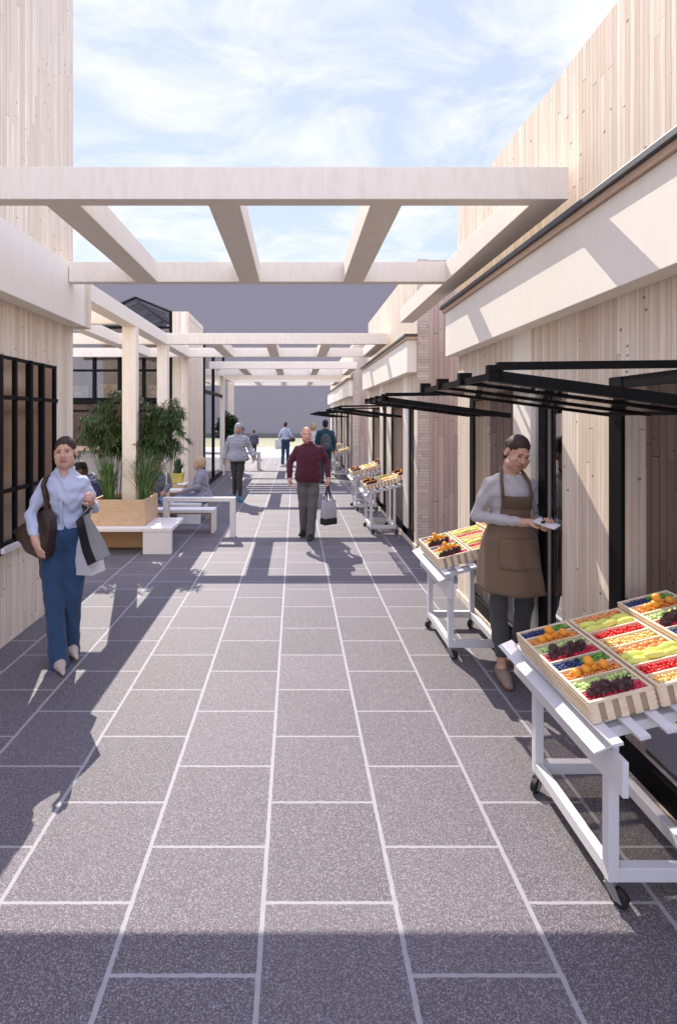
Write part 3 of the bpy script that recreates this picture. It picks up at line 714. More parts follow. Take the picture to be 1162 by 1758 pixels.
def fruitmat(name, a, b, rough=.35, scale=20):
    t = NT(name); f = t.noise(t.co(), scale, 2); g = t.noise(t.co(), 90, 2)
    c = t.mix(t.mt('MULTIPLY', t.mt('SUBTRACT', f, .3, clamp=True), 2.4, clamp=True), a, b); c = t.mix(t.mt('MULTIPLY', g, .25), c, scl(b, 1.35))
    return t.done(c, rough, .45)
F = {'blue': fruitmat('blueberry_skin', (.018, .028, .10), (.05, .075, .20)), 'green': fruitmat('bean_green', (.07, .24, .03), (.19, .42, .07)),
     'orange': fruitmat('apricot_skin', (.75, .26, .05), (.80, .40, .12)), 'lime': fruitmat('sprout_lime', (.36, .58, .12), (.66, .78, .36), .45, 60),
     'rasp': fruitmat('raspberry_red', (.58, .02, .05), (.75, .05, .11)), 'peach': fruitmat('peach_skin', (.72, .22, .05), (.82, .42, .14), .4, 35),
     'melon': fruitmat('yellow_green_rind', (.56, .62, .07), (.80, .78, .22), .35, 14), 'cherry': fruitmat('cherry_red', (.58, .015, .02), (.75, .05, .04), .2),
     'corn': fruitmat('corn_yellow', (.78, .50, .13), (.85, .64, .28), .4, 60), 'mandarin': fruitmat('mandarin_peel', (.80, .28, .02), (.85, .36, .04), .4),
     'arti': fruitmat('purple_artichoke_leaf', (.085, .042, .045), (.20, .11, .105), .55, 60)}
def cell(k): y0 = -CL / 2 + k * CL / 8; return y0 + .012, y0 + CL / 8 - .012
def heap_mesh(kind, parts, n, r, rng):
    """parts: list of (cell, x0, x1); small produce packed in two layers"""
    mb = MB(); random.seed(rng)
    for k, x0, x1 in parts:
        y0, y1 = cell(k)
        mb.box(x0, x1, y0, y1, .010, CH - .018)
        nx = max(1, int((x1 - x0) / (r * 1.75))); ny = max(1, int((y1 - y0) / (r * 1.75)))
        for i in range(nx):
            for j in range(ny):
                p = (x0 + (i + .5) * (x1 - x0) / nx + random.uniform(-.3, .3) * r, y0 + (j + .5) * (y1 - y0) / ny + random.uniform(-.3, .3) * r, CH - .011 + random.uniform(-.004, .006))
                if kind in ('green',):
                    mb.ball(p, (r * 2.6, r * .7, r * .7), 1, Euler((0, random.uniform(-.2, .2), random.uniform(-.9, .9))).to_matrix())
                elif kind == 'lime': mb.ball(p, (r * 1.3, r, r * .9), 1, Euler((random.uniform(-.5, .5), random.uniform(-.5, .5), random.uniform(0, 3))).to_matrix(), .18)
                elif kind == 'peach': mb.ball(p, (r * 1.5, r, r * .9), 1, Euler((0, random.uniform(-.3, .3), random.uniform(-.6, .6))).to_matrix(), .08)
                else: mb.ball(p, r * random.uniform(.85, 1.1), 1, None, .04)
    return mb.mesh(kind, smooth=True)
XA, XB = -CW / 2 + .014, CW / 2 - .014
xm = XA + (XB - XA) * .52
HA = {'blueberries': ('blue', heap_mesh('blue', [(7, XA, xm), (3, XA, xm)], 0, .0075, 1)), 'green_beans': ('green', heap_mesh('green', [(7, xm, XB), (3, xm, XB)], 0, .007, 2)),
      'apricots': ('orange', heap_mesh('orange', [(6, XA, XB), (2, XA, XB)], 0, .008, 3)), 'sprouts': ('lime', heap_mesh('lime', [(5, XA, XB), (1, XA, XB)], 0, .011, 4)),
      'raspberries': ('rasp', heap_mesh('rasp', [(4, XA, XB), (0, XA, XB)], 0, .007, 5))}
HB = {'peaches': ('peach', heap_mesh('peach', [(7, XA, XB), (3, XA, XB)], 0, .013, 6)), 'cherries': ('cherry', heap_mesh('cherry', [(5, XA, XB), (1, XA, XB)], 0, .009, 7)),
      'corn_kernels': ('corn', heap_mesh('corn', [(4, XA, XB), (0, XA, XB)], 0, .008, 8))}
for d in (HA, HB):
    for k, (m_, me) in d.items(): me.materials.append(F[m_])
random.seed(11)
me_man = MB().ball((0, 0, 0), (.0215, .0215, .0195), 2, None, .015).mesh('mandarin', smooth=True); me_man.materials.append(F['mandarin'])
def arti_mesh():
    mb = MB(); mb.ball((0, 0, 0), (.017, .017, .018), 1)
    for lv in range(4):
        for k in range(7):
            a = k * .898 + lv * .45; e = -.5 + lv * .42; d = Vector((math.cos(a) * math.cos(e), math.sin(a) * math.cos(e), math.sin(e)))
            leaf(mb, d * .009, (d + Vector((0, 0, .55))).normalized(), .021, .015, -.2, fold=.3)
    return mb.mesh('artichoke', smooth=False)
me_art = arti_mesh(); me_art.materials.append(F['arti'])
def melon_mesh():
    mb = MB(); mb.tube([(x_, 0, .006 * math.cos(x_ * 20)) for x_ in (-.052, -.045, -.028, 0, .028, .045, .052)], [.003, .011, .0175, .0195, .0165, .010, .003], 10); return mb.mesh('marrow', smooth=True)
me_mel = melon_mesh(); me_mel.materials.append(F['melon'])

CART = build_cart(); CRATE = build_crate()
carts = [  # x, y, phrase, how it reads in a label
    (1.40, 2.285, 'nearest cart', 'white produce cart nearest the camera, cut by the picture edge'),
    (1.385, 4.29, 'cart beside the apron woman', 'white produce cart behind the woman in the brown apron'),
    (1.40, 8.55, 'cart near the tote bag', 'white produce cart at the near end of the middle shop, level with the tote bag'),
    (1.40, 10.60, 'cart ending the middle shop', 'white produce cart at the far end of the middle shop'),
    (1.42, 16.35, 'cart beside the backpack man', 'small white produce cart right of the man with the backpack'),
    (1.42, 18.9, 'cart beyond the backpack man', 'farthest white produce cart, beyond the man with the backpack')]
COLX = ((-.115, 0.0, 'A'), (.152, 0.0, 'B'), (.405, .028, 'A'))
ORD = ('lowest', 'middle', 'topmost')
first = {'cart': CART, 'crate': CRATE}
for ci, (cx, cy, ph, lab) in enumerate(carts):
    c = CART if ci == 0 else copy_tree(CART)
    c.location = (cx, cy, 0); c['label'] = lab; c['group'] = 'white produce carts along the right-hand shops'
    for ki, (x, dz, kind) in enumerate(COLX):
        k = CRATE if (ci == 0 and ki == 0) else copy_tree(CRATE)
        mat = Matrix.Translation((cx + x, cy - .005, deck(x) + dz)) @ Matrix.Rotation(-TILT, 4, 'Y')
        k.location = mat.to_translation(); k.rotation_euler = mat.to_euler()
        k['label'] = 'slatted pine crate, %s of three on the %s' % (ORD[ki], ph); k['group'] = 'slatted pine crates on the produce carts'
        def put(me, name, cat, label, loc, rot=(0, 0, 0), group=None, kind=None):
            o = bpy.data.objects.new(name, me); C.objects.link(o)
            m2 = mat @ Matrix.Translation(loc) @ Euler(rot).to_matrix().to_4x4(); o.location = m2.to_translation(); o.rotation_euler = m2.to_euler()
            return tag(o, label, cat, group, kind)
        for nm, (m_, me) in (HA if kind == 'A' else HB).items():
            put(me, nm, nm.replace('_', ' '), '%s filling the %s crate on the %s' % (nm.replace('_', ' '), ORD[ki], ph), (0, 0, 0), kind='stuff')
        random.seed(50 + ci * 3 + ki)
        far = ci >= 4
        if kind == 'A':
            for base in (4, 0):
                yo = sum(cell(base + 2)) / 2
                spots = [(-.02, 0, .0), (.012, .008, .0), (-.004, .003, .030), (.062, .004, 0), (-.062, -.004, -.004)]
                for sx, sy, sz in (spots[:3] if far else spots):
                    put(me_man, 'mandarin', 'mandarin', 'mandarin on apricots of the %s' % ph, (sx + random.uniform(-.006, .006), yo + sy, CH + .006 + sz), (random.random(), 0, random.random()), 'loose mandarins on the %s' % ph)
                yo = sum(cell(base)) / 2 + .006
                for j in range(5 if far else 8):
                    put(me_art, 'artichoke', 'artichoke', 'purple artichoke on raspberries of the %s' % ph,
                        (-.085 + .021 * j * (1.8 if far else 1) + random.uniform(-.004, .004), yo + random.uniform(-.014, .02), CH - .002 + (.014 if j % 2 else 0)), (random.uniform(-.6, .6), random.uniform(-.6, .6), random.uniform(0, 6)), 'purple artichokes on the %s' % ph)
        else:
            for base in (4, 0):
                y0, y1 = cell(base + 2)
                for j in range(4 if far else 6):
                    put(me_mel, 'marrow', 'marrow', 'yellow green marrow on the %s' % ph,
                        (-.078 + .078 * (j % 3), y0 + .016 + (.034 if j >= 3 else 0), CH - .012 + .006 * (j % 2)), (0, random.uniform(-.1, .1), random.uniform(-.25, .25)), 'marrows on the %s' % ph)
# ------------------------------------------------------------------ people: signed-distance bodies meshed with surface nets
def V3(*a): return np.array(a, float)
def nrm(a): a = np.asarray(a, float); return a / (np.linalg.norm(a) + 1e-9)
def surface_nets(V, lo, h):
    nx, ny, nz = V.shape; S = V < 0
    acc = np.zeros((nx - 1, ny - 1, nz - 1, 3)); cnt = np.zeros((nx - 1, ny - 1, nz - 1))
    cor = [(i, j, k) for i in (0, 1) for j in (0, 1) for k in (0, 1)]
    sl = lambda c: (slice(c[0], nx - 1 + c[0]), slice(c[1], ny - 1 + c[1]), slice(c[2], nz - 1 + c[2]))
    for a in cor:
        for ax in range(3):
            if a[ax]: continue
            b = list(a); b[ax] = 1
            va, vb = V[sl(a)], V[sl(b)]; m = (va < 0) != (vb < 0)
            t = np.where(m, va / np.where(m, va - vb, 1), 0)
            for q in range(3): acc[..., q] += np.where(m, a[q] + (t if q == ax else 0), 0)
            cnt += m
    act = cnt > 0; idx = -np.ones(act.shape, int); idx[act] = np.arange(act.sum())
    ijk = np.argwhere(act)
    P = (acc[act] / cnt[act][:, None] + ijk) * h + lo
    F_ = []
    for ax in range(3):
        u, v = (ax + 1) % 3, (ax + 2) % 3
        a = [slice(1, n - 1) for n in V.shape]; b = list(a); a[ax] = slice(0, V.shape[ax] - 1); b[ax] = slice(1, V.shape[ax])
        s0, s1 = S[tuple(a)], S[tuple(b)]
        for flip, m in ((False, s0 & ~s1), (True, ~s0 & s1)):
            e = np.argwhere(m)
            if not len(e): continue
            off = np.array([1, 1, 1]); off[ax] = 0; e = e + off
            def cid(du, dv):
                q = e.copy(); q[:, u] -= du; q[:, v] -= dv; return idx[q[:, 0], q[:, 1], q[:, 2]]
            q = np.stack([cid(1, 1), cid(0, 1), cid(0, 0), cid(1, 0)], 1)
            F_.append(q[:, ::-1] if flip else q)
    F_ = np.concatenate(F_); F_ = F_[(F_ >= 0).all(1)]
    return P, F_
class SDF:
    def __init__(s): s.p = []
    def add(s, fn, lo, hi, k=.02, mode='u'): s.p.append((fn, np.asarray(lo, float), np.asarray(hi, float), k, mode)); return s
    def cone(s, a, b, ra, rb, k=.02, mode='u', flat=None):
        a, b = np.asarray(a, float), np.asarray(b, float); d = b - a; L2 = max(d @ d, 1e-9); r = max(ra, rb)
        def fn(X, Y, Z):
            px, py, pz = X - a[0], Y - a[1], Z - a[2]
            tt = (px * d[0] + py * d[1] + pz * d[2]) / L2; t = np.clip(tt, 0, 1)
            D = np.sqrt((px - t * d[0]) ** 2 + (py - t * d[1]) ** 2 + (pz - t * d[2]) ** 2) - (ra + (rb - ra) * t)
            return np.maximum(D, (tt - 1) * math.sqrt(L2)) if flat else D
        return s.add(fn, np.minimum(a, b) - r, np.maximum(a, b) + r, k, mode)
    def chain(s, pts, rads, k=.02):
        for i in range(len(pts) - 1): s.cone(pts[i], pts[i + 1], rads[i], rads[i + 1], k)
        return s
    def ell(s, c, r, Rm=None, k=.02, mode='u'):
        c, r = np.asarray(c, float), np.asarray(r, float); Q = np.eye(3) if Rm is None else Rm
        def fn(X, Y, Z):
            p = (X - c[0], Y - c[1], Z - c[2])
            q = [(Q[0, i] * p[0] + Q[1, i] * p[1] + Q[2, i] * p[2]) / r[i] for i in range(3)]
            k0 = np.sqrt(q[0] ** 2 + q[1] ** 2 + q[2] ** 2); k1 = np.sqrt((q[0] / r[0]) ** 2 + (q[1] / r[1]) ** 2 + (q[2] / r[2]) ** 2)
            return k0 * (k0 - 1) / np.maximum(k1, 1e-6)
        m = np.full(3, r.max()) if Rm is not None else r
        return s.add(fn, c - m, c + m, k, mode)
    def loft(s, P, N, lat, tab, k=.02, off=0.0, t0=None, t1=None, fold=0.0):
        """elliptic torso along the spine P->N; tab rows: t, half-width, half-depth, forward shift"""
        P, N = np.asarray(P, float), np.asarray(N, float); L = np.linalg.norm(N - P); ax = (N - P) / L
        lat = nrm(lat - ax * (lat @ ax)); fw = np.cross(lat, ax); fw = -fw if fw[1] > 0 else fw
        T = np.array(tab); t0 = T[0, 0] if t0 is None else t0; t1 = T[-1, 0] if t1 is None else t1
        def fn(X, Y, Z):
            px, py, pz = X - P[0], Y - P[1], Z - P[2]
            t = (px * ax[0] + py * ax[1] + pz * ax[2]) / L
            u = px * lat[0] + py * lat[1] + pz * lat[2]; v = px * fw[0] + py * fw[1] + pz * fw[2]
            tc_ = np.clip(t, T[0, 0], T[-1, 0])
            a = np.interp(tc_, T[:, 0], T[:, 1]) + off; b = np.interp(tc_, T[:, 0], T[:, 2]) + off; f = np.interp(tc_, T[:, 0], T[:, 3])
            if fold: a = a + fold * np.sin(t * 27 + 2 * np.sin(u * 30)); b = b + fold * np.sin(t * 23 + 3 * np.sin(u * 24))
            q = np.sqrt((u / a) ** 2 + ((v - f) / b) ** 2)
            D = (q - 1) * np.minimum(a, b)
            return np.maximum(D, np.maximum((t0 - t), (t - t1)) * L)
        m = T[:, 1].max() + off + .06; e0, e1 = P + ax * L * t0, P + ax * L * t1
        return s.add(fn, np.minimum(e0, e1) - m, np.maximum(e0, e1) + m, k)
    def cut(s, n, d, k=.0):
        """keep the side where n.p < d"""
        n = nrm(n); s.p.append((lambda X, Y, Z: n[0] * X + n[1] * Y + n[2] * Z - d, None, None, k, 'i')); return s
    def mesh(s, h, post=None):
        add = [p for p in s.p if p[4] == 'u']
        lo = np.min([p[1] for p in add], 0) - 3 * h; hi = np.max([p[2] for p in add], 0) + 3 * h
        n = np.ceil((hi - lo) / h).astype(int) + 1
        ax = [lo[i] + h * np.arange(n[i]) for i in range(3)]
        V = np.full(n, .5)
        for fn, a, b, k, mode in s.p:
            if a is None: sl = (slice(None),) * 3
            else:
                m = k + 4 * h; i0 = np.clip(((a - m - lo) / h).astype(int), 0, n - 1); i1 = np.clip(((b + m - lo) / h).astype(int) + 2, 1, n)
                if (i1 <= i0).any(): continue
                sl = tuple(slice(i0[i], i1[i]) for i in range(3))
            X, Y, Z = ax[0][sl[0]][:, None, None], ax[1][sl[1]][None, :, None], ax[2][sl[2]][None, None, :]
            D = fn(X, Y, Z) + np.zeros((len(ax[0][sl[0]]), len(ax[1][sl[1]]), len(ax[2][sl[2]])))
            A = V[sl]
            if mode == 'u':
                r = np.minimum(A, D)
                if k > 0: r = r - np.maximum(k - np.abs(A - D), 0) ** 2 / (4 * k)
            elif mode == 's':
                r = np.maximum(A, -D)
                if k > 0: r = r + np.maximum(k - np.abs(A + D), 0) ** 2 / (4 * k)
            else: r = np.maximum(A, D)
            V[sl] = r
        if post is not None:
            X, Y, Z = ax[0][:, None, None], ax[1][None, :, None], ax[2][None, None, :]; V = V + post(X, Y, Z)
        V[0] = V[-1] = .5; V[:, 0] = V[:, -1] = .5; V[:, :, 0] = V[:, :, -1] = .5
        return surface_nets(V, lo, h)

def to_obj(name, PF, mats, parent=None, matfn=None, smooth=2):
    P, Fq = PF
    me = bpy.data.meshes.new(name)
    for _ in range(smooth):                              # light Laplacian pass takes the voxel steps out
        acc = np.zeros_like(P); cnt = np.zeros(len(P))
        for a, b in ((0, 1), (1, 2), (2, 3), (3, 0)):
            for i, j in ((a, b), (b, a)):
                acc += np.stack([np.bincount(Fq[:, i], P[Fq[:, j], c], len(P)) for c in range(3)], 1); cnt += np.bincount(Fq[:, i], minlength=len(P))
        P = P * .5 + .5 * acc / np.maximum(cnt, 1)[:, None]
    me.from_pydata(P.tolist(), [], Fq.tolist())
    me.polygons.foreach_set('use_smooth', [True] * len(Fq))
    if matfn is not None: me.polygons.foreach_set('material_index', matfn(P[Fq].mean(1)).astype(np.int32))
    me.update()
    return link(name, me, mats, parent)

def skinmat(name, col):
    t = NT(name); f = t.noise(t.co(), 14, 3)
    c = t.mix(f, scl(col, .86), scl(col, 1.12)); t.b.inputs['Subsurface Weight'].default_value = .08
    t.b.inputs['Subsurface Radius'].default_value = (.01, .004, .002); t.b.inputs['Subsurface Scale'].default_value = .5
    return t.done(c, .5, .35)
SK = {'fair': skinmat('fair_skin', (.56, .33, .24)), 'ruddy': skinmat('ruddy_skin', (.58, .30, .215)), 'tan': skinmat('tan_skin', (.40, .215, .15)), 'dark': skinmat('dark_skin', (.13, .062, .04))}
LIP = plain('lip_skin', (.42, .15, .13), .4); EYE = plain('dark_eye', (.03, .02, .015), .15); EYEW = plain('eye_white', (.55, .52, .48), .3)
def hairmat(name, col):
    t = NT(name); mp = t.n.new('ShaderNodeMapping'); mp.inputs['Scale'].default_value = (160, 160, 18); t.l.new(t.co(), mp.inputs[0])
    f = t.noise(mp.outputs[0], 1, 4); t.bump(f, .5, .004); return t.done(t.mix(f, scl(col, .6), scl(col, 1.5)), .62, .25)
HR = {'dark': hairmat('dark_brown_hair', (.045, .028, .021)), 'black': hairmat('black_hair', (.012, .010, .010)), 'white': hairmat('white_hair', (.62, .60, .58)),
      'grey': hairmat('grey_hair', (.30, .29, .31)), 'blonde': hairmat('ash_blonde_hair', (.42, .31, .18)), 'brown': hairmat('brown_hair', (.11, .06, .03))}

TORSO_F = [(-.20, .125, .078, 0), (-.05, .170, .112, -.005), (.05, .168, .118, 0), (.30, .128, .094, .008), (.45, .130, .098, .012), (.62, .150, .116, .020), (.78, .160, .104, .010), (.90, .136, .082, 0), (.98, .090, .068, -.004), (1.04, .060, .056, 0)]
TORSO_M = [(-.20, .130, .082, 0), (-.05, .168, .116, 0), (.05, .168, .122, .004), (.30, .158, .118, .012), (.45, .162, .120, .012), (.62, .176, .124, .012), (.78, .186, .112, .004), (.90, .160, .090, 0), (.98, .104, .074, -.004), (1.04, .066, .060, 0)]

def head_frame(yaw, pitch, roll):
    m = Euler((R(pitch), R(roll), R(yaw)), 'XYZ').to_matrix(); return np.array(m)
def hand(S, W, d, n, s, side, curl=.45, grip=False):
    """palm, four bent fingers of unequal length and a thumb from the side of the palm"""
    d, n = nrm(d), nrm(n); n = nrm(n - d * (n @ d)); sv = np.cross(d, n) * side
    Q = np.stack([d, sv, n], 1)
    S.cone(W - d * .01 * s, W + d * .03 * s, .025 * s, .027 * s, .015)
    S.ell(W + d * .05 * s, V3(.048, .040, .016) * s, Q, .015)
    for i, (o, L) in enumerate(((.030, .066), (.011, .074), (-.009, .069), (-.028, .055))):
        b = W + d * (.086 - abs(o) * .25) * s + sv * o * s; L *= s
        c1, c2, c3 = curl * .8, curl * 1.9, curl * 2.7
        if grip: c1, c2, c3 = 1.0, 2.2, 3.1
        v1 = d * math.cos(c1) + n * math.sin(c1); v2 = d * math.cos(c2) + n * math.sin(c2); v3 = d * math.cos(c3) + n * math.sin(c3)
        p1 = b + v1 * L * .42; p2 = p1 + v2 * L * .33; p3 = p2 + v3 * L * .25
        r = .0088 * s; S.chain([b, p1, p2, p3], [r * 1.05, r, r * .92, r * .8], .004)
    b = W + d * .03 * s + sv * .030 * s; v = nrm(d * .65 + sv * .6 + n * (.55 if not grip else .9)); m = b + v * .035 * s; v2 = nrm(d * .8 + sv * .05 + n * (.5 if not grip else 1.0))
    S.chain([b, m, m + v2 * .03 * s], [.0125 * s, .0105 * s, .0085 * s], .008)

def person(label, loc, rot, H, sex, pose, skin, hair, outfit, h=.012, group=None):
    s = H / 1.70; g = lambda *a: V3(*a) * s
    p = dict(pel=(0, 0, .93), neck=(0, .005, 1.425), head=(0, -.02, 1.575), yaw=0, pitch=0, roll=0, lat=(1, 0, 0),
             sh=.142 if sex == 'f' else .168, shz=-.072, elb={}, wri={}, hd={}, hn={}, hip=.086, kn={}, an={}, toe={}, grip='', curl=.45)
    p.update(pose)
    PEL, NECK, HC = g(*p['pel']), g(*p['neck']), g(*p['head']); lat = nrm(p['lat'])
    sgn = {'l': -1, 'r': 1}
    dflt = {'elb': {q: (sgn[q] * .225, .03, 1.12) for q in 'lr'}, 'wri': {q: (sgn[q] * .235, -.05, .885) for q in 'lr'}, 'hd': {q: (sgn[q] * .02, -.2, -1) for q in 'lr'},
            'hn': {q: (-sgn[q], -.2, 0) for q in 'lr'}, 'kn': {q: (sgn[q] * .088, -.02, .49) for q in 'lr'}, 'an': {q: (sgn[q] * .085, .015, .085) for q in 'lr'}, 'toe': {q: (sgn[q] * .12, -1, 0) for q in 'lr'}}
    for k in dflt: dflt[k].update(p[k])
    SH = {q: NECK + lat * sgn[q] * p['sh'] * s + V3(0, 0, p['shz'] * s) for q in 'lr'}
    EL = {q: g(*dflt['elb'][q]) for q in 'lr'}; WR = {q: g(*dflt['wri'][q]) for q in 'lr'}
    HP = {q: PEL + lat * sgn[q] * p['hip'] * s + V3(0, 0, -.03 * s) for q in 'lr'}
    KN = {q: g(*dflt['kn'][q]) for q in 'lr'}; AN = {q: g(*dflt['an'][q]) for q in 'lr'}
    sl = p.get('slim', 1.0); tab = [(t, a * s * (sl if t > .1 else (1 + sl) / 2), b * s * (1 + sl) / 2, f * s) for t, a, b, f in (TORSO_F if sex == 'f' else TORSO_M)]
    big = 1.0 if sex == 'f' else 1.12
    # ---- body: one continuous surface
    S = SDF()
    S.loft(PEL, NECK, lat, tab, .02 * s, -.018)
    HM = head_frame(p['yaw'], p['pitch'], p['roll'])
    hp = lambda x, y, z: HC + HM @ (V3(x, y, z) * s)
    nt = hp(0, .022, -.075)
    S.cone(NECK + V3(0, 0, -.03), nt, .053 * s * big, .050 * s * big, .03)
    hk = .94 if sex == 'f' else 1.0
    S.ell(hp(0, .018, .035), V3(.074, .092, .088) * s * hk, HM, .02)
    S.ell(hp(0, -.020, -.030), V3(.057, .066, .082) * s * hk, HM, .02)
    S.ell(hp(0, -.040, -.088), V3(.034, .036, .030) * s * hk, HM, .03)
    for q in (-1, 1):
        S.ell(hp(q * .048, -.040, -.058), V3(.021, .036, .032) * s * hk, HM, .03)      # jaw
        S.ell(hp(q * .046, -.062, -.022), V3(.022, .018, .018) * s, HM, .02)            # cheekbone
        S.ell(hp(q * .029, -.090, .014), V3(.018, .013, .011) * s, HM, .012, 's')       # eye socket
        S.ell(hp(q * .029, -.068, .013), V3(.0135, .0135, .0115) * s, HM, .004)         # eyeball
        S.ell(hp(q * .028, -.078, .033), V3(.022, .011, .007) * s, HM, .012)            # brow
        S.ell(hp(q * .073, .012, -.006), V3(.010, .021, .033) * s, HM, .008)            # ear
    S.cone(hp(0, -.080, .022), hp(0, -.101, -.022), .0075 * s, .0125 * s, .014)
    for q in (-1, 1): S.ell(hp(q * .011, -.092, -.025), V3(.008, .010, .008) * s, HM, .006)
    S.ell(hp(0, -.083, -.050), V3(.024, .010, .0065) * s, HM, .006); S.ell(hp(0, -.082, -.060), V3(.020, .010, .0065) * s, HM, .006)
    for q in 'lr':
        S.chain([SH[q], EL[q]], [.032 * s * big, .027 * s * big], .02); S.chain([EL[q], EL[q] * .6 + WR[q] * .4, WR[q]], [.027 * s * big, .027 * s * big, .023 * s * big], .02)
        hand(S, WR[q], V3(*dflt['hd'][q]), V3(*dflt['hn'][q]), s * (1.0 if sex == 'f' else 1.1), 1 if q == 'r' else -1, p['curl'], q in p['grip'])
        S.chain([HP[q], KN[q]], [.070 * s, .045 * s], .03); md = KN[q] * .68 + AN[q] * .32 + V3(0, .012 * s, 0)
        S.chain([KN[q], md, AN[q]], [.045 * s, .043 * s, .030 * s], .02)
        td = nrm(dflt['toe'][q]); S.cone(AN[q] + V3(0, .01, -.02) * s, AN[q] + td * .10 * s + V3(0, 0, -.052 * s), .030 * s, .024 * s, .02)
    def mf(c):
        L = (c - HC) @ HM / s
        return ((np.abs(L[:, 0]) < .025) & (L[:, 1] < -.07) & (L[:, 2] < -.045) & (L[:, 2] > -.067)).astype(int)
    body = to_obj('person', S.mesh(h), [SK[skin], LIP], None, mf, 1)
    body.location = loc; body.rotation_euler = (0, 0, R(rot)); ORG[body.name] = Vector((0, 0, 0))
    tag(body, label, 'person', group)
    if h < .013:
        e = MB()
        for q in (-1, 1): e.ball(Vector(hp(q * .029, -.0785, .0125)), (.0095 * s, .0055 * s, .0058 * s), 1)
        e.build('eye', EYE, body, smooth=True)
    # ---- hair
    S = SDF(); style, hc = hair
    def cutH(S, n, dd): n = HM @ nrm(n); S.cut(n, n @ HC + dd * s)
    if style == 'bald':
        S.ell(hp(0, .024, .018), V3(.082, .098, .080) * s, HM, 0); cutH(S, (0, -1, .1), .002); cutH(S, (0, .1, 1), .052); cutH(S, (0, 0, -1), .062)
        S.ell(hp(0, .085, .045), V3(.060, .040, .060) * s, HM, .01)
        S.p.append((lambda X, Y, Z, n=HM @ nrm((0, -.62, -.35)), d0=HC: n[0] * (X - d0[0]) + n[1] * (Y - d0[1]) + n[2] * (Z - d0[2]) - .006 * s, None, None, 0, 'i'))
        S.ell(hp(0, -.088, -.041), V3(.028, .010, .006) * s, HM, 0)                     # moustache
    else:
        S.ell(hp(0, .024, .043), V3(.078, .096, .088) * s * ({'bun': .945, 'bob': 1.08}.get(style, 1.0)), HM, 0)
        S.ell(hp(0, .055, -.02), V3(.066, .055, .07) * s, HM, .02)
        n = {'bun': (0, -.86, -.52), 'short': (0, -.8, -.6), 'hood': (0, -.97, -.25), 'bob': (0, -.93, -.36)}[style]; dd = {'bun': .020, 'short': .030, 'hood': .060, 'bob': .045}[style]
        if style == 'hood': S.ell(hp(0, .02, -.035), V3(.094, .105, .140) * s, HM, .03)
        if style == 'bob': S.ell(hp(0, .03, -.01), V3(.093, .098, .088) * s, HM, .03)
        cutH(S, n, dd)
        if style == 'bun': S.cone(hp(.012, -.085, .088), hp(.008, .03, .136), .0065 * s, .005 * s, .004, 's')
        if style in ('bun',): S.ell(hp(0, .125, .02), V3(.034, .032, .034) * s, HM, .01)
        if style == 'long': pass
    if style != 'hood':
        for q in (-1, 1): S.cone(hp(q * .016, -.087, .032), hp(q * .042, -.076, .034), .0055 * s, .0036 * s, 0)
    hn_ = lambda X, Y, Z: .0022 * np.sin(X * 210 + 3 * np.sin(Z * 60)) * np.sin(Z * 35 + Y * 90)
    to_obj('hair', S.mesh(min(h, .008), hn_), HR[hc], body, None, 1)
    # ---- garments
    o = outfit
    if 'top' in o:
        mt_, kw = o['top']; nm = kw.get('name', 'shirt'); off = kw.get('off', .016) * s; S = SDF(); fold = kw.get('fold', .003) * s
        hem = kw.get('hem', -.05)
        tb = [(t, a + kw.get('loose', 0) * max(0, .6 - t) * s, b + kw.get('loose', 0) * max(0, .6 - t) * s, f) for t, a, b, f in tab]
        S.loft(PEL, NECK, lat, tb, .03 * s, off, hem, kw.get('neck', 1.02), fold)
        if kw.get('collar'):
            S.loft(PEL, NECK, lat, [(.95, .085 * s, .075 * s, 0), (1.0, .072 * s, .068 * s, -.002), (1.12, .064 * s, .062 * s, -.004)], .012, .004, .95, kw['collar'])
            if kw.get('open'): S.ell(NECK + V3(0, -.085, .050) * s, V3(.038, .065, .095) * s, None, .006, 's')
        for q in 'lr':
            e = WR[q] * .94 + EL[q] * .06
            kb = big * kw.get('arm', 1.0)
            S.chain([SH[q] + V3(0, 0, -.005), SH[q] * .5 + EL[q] * .5, EL[q]], [.050 * s * kb, .047 * s * kb, .040 * s * kb], .03)
            S.cone(EL[q], EL[q] * .5 + WR[q] * .5, .042 * s * kb, .041 * s * kb, .02); S.cone(EL[q] * .5 + WR[q] * .5, e, .041 * s * kb, .033 * s * kb, .012, 'u', True)
        f0 = kw.get('fold', .003)
        qz = kw.get('quilt', 0)
        def wr(X, Y, Z):
            w_ = .9 * f0 * np.sin(Z * 70 + 6 * np.sin(X * 17) + 4 * np.sin(Y * 21)) * np.sin(X * 33 + Y * 29 + 2)
            if qz: w_ = w_ - qz * np.abs(np.sin(Z * 44 + .2 * np.sin(X * 9))) ** .7
            return w_
        to_obj(nm, S.mesh(h * .85, wr), mt_, body)
        if kw.get('buttons'):
            b = MB(); ax = NECK - PEL
            b.bar(Vector(PEL + ax * .12) + Vector((0, -.115 * s, 0)), Vector(PEL + ax * .62) + Vector((0, -.152 * s, 0)), .018, .006, (0, -1, 0)); b.build('placket', mt_, body, .002)
    if 'bottom' in o:
        mt_, kw = o['bottom']; S = SDF(); off = kw.get('off', .012) * s; wd = kw.get('wide', 1.0)
        S.loft(PEL, NECK, lat, tab, .03 * s, off, -.2, kw.get('waist', .16))
        for q in 'lr':
            hem = AN[q] + (KN[q] - AN[q]) * kw.get('hem', .04); mid = HP[q] * .5 + KN[q] * .5
            S.chain([HP[q], mid, KN[q]], [(.086) * s * big ** .5, .078 * s * wd ** .4, .060 * s * wd], .035)
            S.cone(KN[q], hem * .6 + KN[q] * .4, .060 * s * wd, .055 * s * wd, .02); S.cone(hem * .6 + KN[q] * .4, hem, .055 * s * wd, kw.get('cuff', .05) * s, .012, 'u', True)
